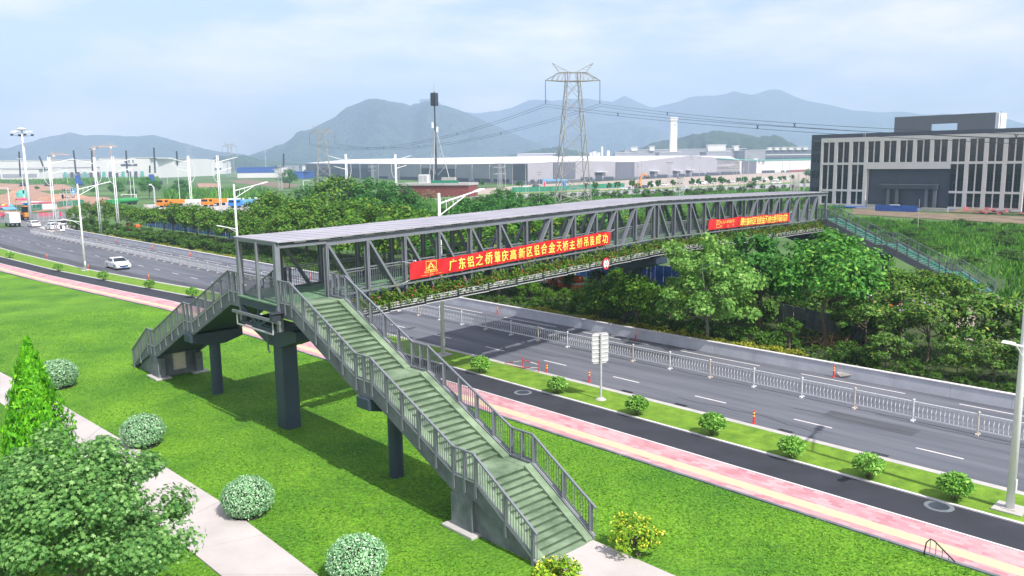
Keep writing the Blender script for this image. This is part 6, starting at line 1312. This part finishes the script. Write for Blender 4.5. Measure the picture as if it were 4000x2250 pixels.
# far left: long white factory
pf = blockpx('white_factory', 'long white factory at the far left with a stepped office front', -40, 600, 629, 622, 1000, 160, SW, [(.02, .98, .58, .63, GW, 'band'), (0, .62, .12, .30, GW, 'opening_row')])
bx = blockpx('white_factory_office', 'taller white office block on the right end of the white factory', 388, 583, 618, 619, 985, 60, SW, [(.42, .75, .62, .72, FD, 'lettering_band'), (.5, .52, .78, .92, FD, 'window'), (.58, .6, .78, .92, FD, 'window'), (.66, .68, .78, .92, FD, 'window')])
for k in range(22): x = 30+k*25; p = at(x, 679); b = MB(); b.box((atY(x, 670, 983)[0], 983, 5), (3.5, .6, 7)); b.build('gate', FD if k % 3 else M_['teal_trim'], pf)
blockpx('white_shed', 'low white shed in front of the white factory at the left', 0, 150, 660, 662, 900, 40, SW, [(.05, .95, .3, .6, GW, 'band')])
blockpx('blue_shed', 'long blue roofed shed in the distance between the two left pylons', 925, 1072, 655, 655, 900, 40, SW, [(0, 1, .5, 1, M_['blue_sheet'], 'blue_wall')], roofm=M_['blue_sheet'])
blockpx('blue_shed', 'blue shed just left of the factory corner', 1130, 1185, 672, 672, 800, 30, M_['blue_sheet'], roofm=M_['blue_sheet'])
for i, (x0, x1, yt, Y, m, lab) in enumerate([(740, 790, 628, 1500, SW, 'cluster of cream houses at the foot of the left hill'), (800, 870, 632, 1400, SW, 'pale far houses left of the far pylon'), (1180, 1240, 648, 1300, SW, 'pale far houses below the big hill slope'), (1080, 1140, 650, 1250, GW, 'grey far houses left of the factory')]): blockpx('far_houses', lab, x0, x1, yt, yt, Y, 30, m, [(.1, .9, .3, .5, FD, 'window_band')], 'houses')
# brick hut with the phone mast
p0, p1 = at(1600, 768), at(1832, 768); hy = (p0[1]+p1[1])/2; zt = topz(p0, 716); t = thing('brick_hut', 'flat roofed red brick hut overgrown at the front, below the phone mast', 'hut', (*p0[:2], 0)); b = MB(); dX = norm(np.append((p1-p0)[:2], 0)); dY = np.array([-dX[1], dX[0], 0]); ln = np.linalg.norm((p1-p0)[:2])
if dY[1] < 0: dY = -dY
def hb(b, f0, f1, d0, d1, z0, z1): return b.hexa([np.append((p0+dX*ln*f+dY*d)[:2], z0) for f, d in ((f0, d0), (f1, d0), (f1, d1), (f0, d1))]+[np.append((p0+dX*ln*f+dY*d)[:2], z1) for f, d in ((f0, d0), (f1, d0), (f1, d1), (f0, d1))])
hb(MB(), -.18, 1, 0, 10, 0, zt-.9).build('wall', M_['brick_red'], t); hb(MB(), -.2, 1.01, -.6, 10.6, zt-.9, zt).build('roof', M_['concrete_light'], t)
for f in (.02, .12): hb(MB(), f-.14, f-.08, -.12, .02, .8, zt-1.4).build('window', FD, t)
hz_ = zt
c1 = thing('equipment_cabinet', 'white double-door equipment cabinet on the brick hut roof', 'cabinet', tuple(np.append((p0+dX*ln*.18+dY*3)[:2], hz_))); hb(MB(), .13, .28, 2, 5, hz_, hz_+3.4).build('body', WP, c1); hb(MB(), .14, .20, 1.9, 2, hz_+.4, hz_+3).build('door', GV, c1); hb(MB(), .21, .27, 1.9, 2, hz_+.4, hz_+3).build('door', GV, c1)
tag(hb(MB(), .5, .72, 3, 5, hz_, hz_+2.2).build('concrete_ballast', M_['concrete_light']), 'pale concrete blocks at the foot of the phone mast on the hut', 'ballast')
tag(hb(MB(), .36, .82, .5, .8, hz_, hz_+1.1).build('roof_netting', M_['mesh_green']), 'green netting strip along the brick hut roof edge', 'netting')
q_ = p0+dX*ln*.40+dY*4; zm = topz(q_, 358); t = thing('phone_mast', 'dark lattice phone mast with panel antennas standing on the brick hut roof', 'phone mast', tuple(np.append(q_[:2], hz_)))
b = MB(); b.tube([(*q_[:2], hz_), (*q_[:2], hz_+(zm-hz_)*.55), (*q_[:2], zm)], [.45, .34, .22], 8); b.build('pole', DKM, t)
zs = hz_+(zm-hz_)*.62
for a, l in ((2.8, .9), (4.4, .8), (-.15, 2.2)):
    b = MB(); f = np.array([q_[0]+math.cos(a)*(2.2+l*1.6), q_[1]+math.sin(a)*(1.5+l), hz_]); b.tube([f, (*q_[:2], zs)], .18, 6)
    for k in (.3, .55): b.bar(f+(np.array([*q_[:2], zs])-f)*k, (q_[0], q_[1], hz_+(zs-hz_)*(k-.18)), .12, .12)
    b.build('stay_leg', GV, t)
for a in np.linspace(0, 2*math.pi, 7)[:6]: b = MB(); b.box((q_[0]+1.3*math.cos(a), q_[1]+1.3*math.sin(a), zm-3.0), (.75, .4, 5.0), (math.sin(a), -math.cos(a))); b.build('antenna', WP if int(a*2) % 2 else DKM, t)
for k, z in enumerate((.42, .47)): b = MB(); b.box((q_[0]+(-.9 if k else .9), q_[1]-.4, hz_+(zm-hz_)*z+6), (.8, .4, 2.2)); b.build('radio_box', WP, t)
b = MB(); [b.bar((q_[0]-1.4, q_[1], zm-z), (q_[0]+1.4, q_[1], zm-z), .16, .16) for z in (1.2, 4)]; b.tube([(*q_[:2], zm), (*q_[:2], zm+3)], .04, 5); b.build('antenna_frame', DKM, t)
t = tree_proto('dry_shrub', 501, 'row', 2.5, 2.2, 2.2, 20, 900, .5, label='half dry shrub climbing the corner of the brick hut'); t.location = (*at(1680, 782)[:2], -.1); t.children[0].data.materials.clear(); t.children[0].data.materials.append(L_['straw'])
# ================================================================ PYLONS AND LINES
def pylon_proto(seed=0, armdown=7.2):
    t = thing('power_pylon', 'x', 'pylon'); Z = [0, 3, 8, 14.9, 22, 28, 33, 38.3]; hw = lambda z: float(np.interp(z, [0, 14.9, 38.3], [5.0, 4.0, 2.05])); b = MB(); c = [(-1, -1), (1, -1), (1, 1), (-1, 1)]
    for x, y in c: b.tube([(x*hw(z), y*hw(z), z) for z in Z]+[(x*2.05, y*2.05, 41)], .17, 4)
    for i in range(len(Z)-1):
        a, d = Z[i], Z[i+1]
        for k in range(4):
            p, q = c[k], c[(k+1) % 4]
            b.tube([(p[0]*hw(a), p[1]*hw(a), a), (q[0]*hw(d), q[1]*hw(d), d)], .10, 3); b.tube([(q[0]*hw(a), q[1]*hw(a), a), (p[0]*hw(d), p[1]*hw(d), d)], .10, 3)
            if i in (0, 3): b.tube([(p[0]*hw(a), p[1]*hw(a), a), (q[0]*hw(a), q[1]*hw(a), a)], .10, 3)
    for k in range(4): p, q = c[k], c[(k+1) % 4]; b.tube([(p[0]*2.05, p[1]*2.05, 38.3), (q[0]*2.05, q[1]*2.05, 38.3)], .12, 3)
    o = b.build('tower_body', M_['rust_steel']); o.parent = t
    b = MB()
    for y in (-1.2, 1.2):
        b.tube([(-8.8, 0, 38.6), (-2.05, y, 38.3), (2.05, y, 38.3), (8.8, 0, 38.6)], .15, 4); b.tube([(-8.8, 0, 38.6), (-4.2, y, 41), (4.2, y, 41), (8.8, 0, 38.6)], .14, 4)
        for x in (-7, -5.2, -3.6, -1.2, 1.2, 3.6, 5.2, 7): b.tube([(x, y*.6, 38.4), (x*.9, y*.8, 41-max(0, abs(x)-4.2)*.5)], .07, 3); b.tube([(x, y*.6, 38.4), (x*.72, y*.8, 40.9)], .06, 3)
    o = b.build('cross_arm', M_['rust_steel']); o.parent = t
    for s in (-1, 1):
        b = MB(); b.tube([(s*4.2, 0, 41), (s*6.6, 0, 43.9)], .12, 4); b.tube([(s*1.2, 0, 41.2), (s*6.6, 0, 43.9)], .10, 4)
        for k in (.3, .55, .8): b.tube([(s*(4.2+2.4*k), 0, 41+2.9*k), (s*(1.2+5.4*k), 0, 41.2+2.7*k)], .06, 3)
        o = b.build('peak_horn', M_['rust_steel']); o.parent = t
        b = MB(); b.tube([(s*8.8, 0, 38.5), (s*8.8, 0, 38.5-armdown)], .10, 6); o = b.build('insulator', DKM); o.parent = t
    return t
py = Kind(pylon_proto()); PMAIN = np.array([20.15, 263.3]); PSM = at(1268, 733)[:2]; dl = norm(np.append(PMAIN-PSM, 0)); rzp = math.atan2(dl[1], dl[0])-math.pi/2
o = py.put((PMAIN[0], PMAIN[1], -.1), .12, 1., 'big steel lattice power pylon behind the middle of the bridge roof'); o = py.put((PSM[0], PSM[1], -.1), .12, topz(PSM, 490)/43.9, 'smaller lattice power pylon left of the phone mast')
q = at(904, 691); py.put((*q[:2], 0), .2, topz(q, 555)/43.9, 'dark distant power pylon between the two left hills'); q = at(743, 664); py.put((*q[:2], 0), .2, topz(q, 562)/43.9, 'faint farthest power pylon against the left hill')
PN = PMAIN+(PMAIN-PSM)*1.0
def lines(p, q, sag, label, r=.045, spacers=()):
    t = thing('power_line', label, 'power line', tuple(p)); b = MB(); n = 40
    def pt(f): a = p+(q-p)*f; a[2] -= 4*sag*f*(1-f); return a
    for dz in (0, -.75): b.tube([pt(k/n)+np.array([0, 0, dz]) for k in range(n+1)], r, 4)
    b.build('wires', M_['dark_metal'], t)
    for f in spacers: c = pt(f); d = norm(pt(f+.002)-pt(f-.002)); b = MB(); b.bar(c-d*.35+np.array([0, 0, .05]), c+d*.35+np.array([0, 0, -.8]), .1, .1); b.bar(c+d*.35+np.array([0, 0, .05]), c-d*.35+np.array([0, 0, -.8]), .1, .1); b.build('spacer', DKM, t)
sM = 8.8; zM = 31.2; sS = topz(PSM, 490)/43.9; ax = np.array([math.cos(.12), math.sin(.12)])
for s, nm in ((-1, 'left'), (1, 'right')):
    pM = np.append(PMAIN+ax*s*sM, zM); pS = np.append(PSM+ax*s*sM*sS, zM*sS)
    lines(pM, pS, 7, 'sagging wire pair between the big and the smaller pylon, %s insulator side' % nm, .05, (.25, .55, .8))
for s, nm, (ex, ey), Yr in ((-1, 'left', (4060, 509), 118.), (1, 'right', (4060, 494), 126.)):
    pM = np.append(PMAIN+ax*s*sM, zM); pe = atY(ex, ey, Yr)
    d = pe-pM; pe2 = pM+d*1.25; lines(pM, pe2, 2.0, 'wire pair from the %s insulator of the big pylon towards the office' % nm, .04, (.22, .5, .78))
# lattice distribution towers
def ltower(x, yb, yt, lab, arms=4, w=.9):
    p = at(x, yb); h = topz(p, yt); t = thing('lattice_tower', lab, 'lattice tower', (*p[:2], 0), .5); b = MB(); c = [(-1, -1), (1, -1), (1, 1), (-1, 1)]; n = 7
    for a, d in c: b.tube([(a*w, d*w, 0), (a*w*.6, d*w*.6, h)], .10, 4)
    for i in range(n):
        for k in range(4): a, d = c[k], c[(k+1) % 4]; f0, f1 = i/n, (i+1)/n; b.tube([(a[0]*w*(1-.4*f0), a[1]*w*(1-.4*f0), h*f0), (d[0]*w*(1-.4*f1), d[1]*w*(1-.4*f1), h*f1)], .06, 3)
    o = b.build('lattice', GV); o.parent = t
    for k in range(arms): b = MB(); z = h*(.95-.13*k); l = 2.1*(1 if k % 2 == 0 else 1.5)*h/12; b.bar((-l, 0, z), (l, 0, z), .14, .18); [b.tube([(s*l*f, 0, z), (s*l*f, 0, z+.5)], .09, 5) for s in (-1, 1) for f in (.6, 1)]; o = b.build('arm', GV if k % 2 else DKM); o.parent = t
ltower(1096, 742, 645, 'pale lattice tower with many arms left of the slim pylon', 5); ltower(1456, 702, 640, 'lattice tower between the twin lamps before the factory'); ltower(1953, 735, 635, 'slim lattice tower before the right bays of the factory side'); ltower(2655, 775, 692, 'black lattice tower just beyond the bridge roof by the far road', 4, 1.0); ltower(276, 848, 738, 'lattice tower with traffic cameras at the left crossing', 3, .8); ltower(2615, 712, 632, 'twin lattice mast before the gable', 2)
# tower cranes, piling rigs and the left pile mast
def crane(x, yb, yt, jl, jr, lab, Y):
    p = atY(x, yb, Y); q = atY(x, yt, Y); h = q[2]; t = thing('tower_crane', lab, 'tower crane', (p[0], Y, 0)); b = MB()
    for a in (-1, 1): b.tube([(a*1.1, 0, 0), (a*1.1, 0, h)], .35, 4)
    for i in range(12): b.tube([(-1.1, 0, h*i/12), (1.1, 0, h*(i+1)/12)], .2, 3)
    o = b.build('mast', M_['crane_tan']); o.parent = t; k = Y/3156
    b = MB(); zj = h-6*k; b.bar((-jl*k, 0, zj), (jr*k, 0, zj), 1.2, 1.3); b.tube([(0, 0, h+5*k), (jr*k*.7, 0, zj+1)], .22, 3); b.tube([(0, 0, h+5*k), (-jl*k*.7, 0, zj+1)], .22, 3); b.tube([(0, 0, h), (0, 0, h+5*k)], .4, 4); o = b.build('jib', M_['crane_tan']); o.parent = t
    b = MB(); b.box((1.5, -.5, zj-1.5), (2.2, 1.6, 2.6)); o = b.build('cab', WP); o.parent = t; b = MB(); b.box((-jl*k*.9, 0, zj-1.5), (3, 1.6, 3)); o = b.build('counterweight', M_['concrete_grey']); o.parent = t
crane(210, 640, 598, 15, 60, 'leftmost tan tower crane, the lowest one over the white factory', 1150); crane(369, 625, 572, 14, 28, 'tan tower crane left of its pair behind the white factory office', 1200); crane(434, 622, 566, 55, 28, 'tan tower crane right of its pair, with the long left jib', 1180)
def rig(x, yb, yt, lean, lab, box=None, Y=620):
    p = atY(x, yb, Y); q = atY(x-lean, yt, Y); t = thing('piling_rig', lab, 'piling rig', (p[0], Y, 0)); b = MB(); b.tube([(p[0], Y, max(0, p[2])), tuple(q)], .6, 6); b.build('mast', M_['dark_metal'], t)
    b = MB(); b.box((p[0]+2, Y, 1.6), (4.5, 3, 2.4)); b.build('carrier', M_['blue_sheet'] if box else DKM, t); b = MB(); b.box((p[0]+2, Y, .4), (5.5, 3.2, .8)); b.build('track', M_['rubber'], t)
    if box: b = MB(); b.box((p[0]+1.5, Y-1, 4.5), (3.0, 2.5, 6.5)); b.build('hammer_case', M_['blue_sheet'], t)
for x, yb, yt, ln_, lab, bx_ in [(80, 690, 592, 6, 'black piling mast left of the high mast crown at the far left', 0), (175, 664, 610, 22, 'black slanting piling mast leaning left over the white factory', 0), (297, 678, 587, 10, 'black piling mast with a blue case before the white factory', 1), (362, 668, 588, 4, 'black piling mast between the white lamp and the factory office', 0), (497, 676, 588, 5, 'black piling mast before the white factory office', 0), (606, 676, 577, 5, 'tallest black piling mast at the right end of the white factory', 0), (693, 650, 590, 3, 'black piling mast above the T-shaped lamp post', 0), (585, 676, 647, 0, 'stub of a piling rig with a blue case right of the factory office', 1), (1108, 648, 600, 0, 'black piling mast left of the slim pylon', 0)]: rig(x, yb, yt, ln_, lab, bx_)
p = at(2488, 735); t = thing('excavator', 'orange excavator with a raised arm before the factory door', 'excavator', (*p[:2], 0), .4); b = MB(); b.box((0, 0, 1.6), (3, 2.4, 1.6)); o = b.build('cab', M_['orange']); o.parent = t; b = MB(); b.box((0, 0, .45), (4, 2.8, .9)); o = b.build('track', M_['rubber']); o.parent = t; b = MB(); b.bar((1, 0, 2), (3.2, 0, 7), .5, .7); b.bar((3.2, 0, 7), (6, 0, 5.5), .4, .5); o = b.build('boom', M_['orange']); o.parent = t; b = MB(); b.box((6.1, 0, 5), (.9, 1.1, .9)); o = b.build('bucket', DKM); o.parent = t
# blue and white gateway at the forecourt
p = at(2165, 745); t = thing('gateway', 'blue and white construction gateway arch left of the main pylon legs', 'gateway', (*p[:2], 0), .35); hG = topz(p, 700)
for x in (-5, 5): b = MB(); b.box((x, 0, hG*.45), (1.2, 1.2, hG*.9)); o = b.build('pillar', M_['blue_bright'] if x > 0 else WP); o.parent = t
b = MB(); b.box((0, 0, hG*.92), (12, 1.4, hG*.16)); o = b.build('beam', M_['sky_blue']); o.parent = t; b = MB(); b.box((-5, -.65, hG*.6), (.9, .1, hG*.4)); o = b.build('notice', M_['pink_red']); o.parent = t
for i, (x, yb, yt, w, lab) in enumerate([(70, 768, 740, 5, 'dark earth mound with a teal tarpaulin at the far left'), (245, 775, 755, 9, 'red earth mound left of the traffic camera tower')]):
    p = at(x, yb); h = topz(p, yt); t = thing('earth_mound', lab, 'mound', (*p[:2], -.1)); b = MB(); b.lathe((0, 0, 0), [(w*1.3, 0), (w, h*.5), (w*.5, h*.9), (w*.1, h)], 14); o = b.build('earth', M_['dirt_red']); o.parent = t
    if i == 0: b = MB(); b.lathe((4, -3, 0), [(3, 0), (2.6, 2), (1, 3.2), (.1, 3.4)], 12); o = b.build('tarpaulin', M_['teal_trim']); o.parent = t
# ---------------------------------------------------------------- air
hz = bpy.data.materials.new('haze_air'); hz.use_nodes = True; t_ = hz.node_tree; t_.nodes.clear(); ou = t_.nodes.new('ShaderNodeOutputMaterial'); pv = t_.nodes.new('ShaderNodeVolumePrincipled')
pv.inputs['Color'].default_value = (.54, .705, 1, 1); pv.inputs['Density'].default_value = 2.6e-4; pv.inputs['Anisotropy'].default_value = .0; t_.links.new(pv.outputs[0], ou.inputs['Volume'])
b = MB(); b.hexa([(-9500, -200, -6), (9500, -200, -6), (9500, 7000, -6), (-9500, 7000, -6)]+[(-9500, -200, 590), (9500, -200, 590), (9500, 7000, 590), (-9500, 7000, 590)]); stuff(b.build('haze', hz))
# drop prototypes that were never placed
for ks in list(KD.values())+[[pk, bk, fk, lk, tk, pk_, uk, bo, dk, py]]+[vk]:
    for k in ks:
        if not k.used:
            for c in list(k.o.children): bpy.data.objects.remove(c)
            bpy.data.objects.remove(k.o)
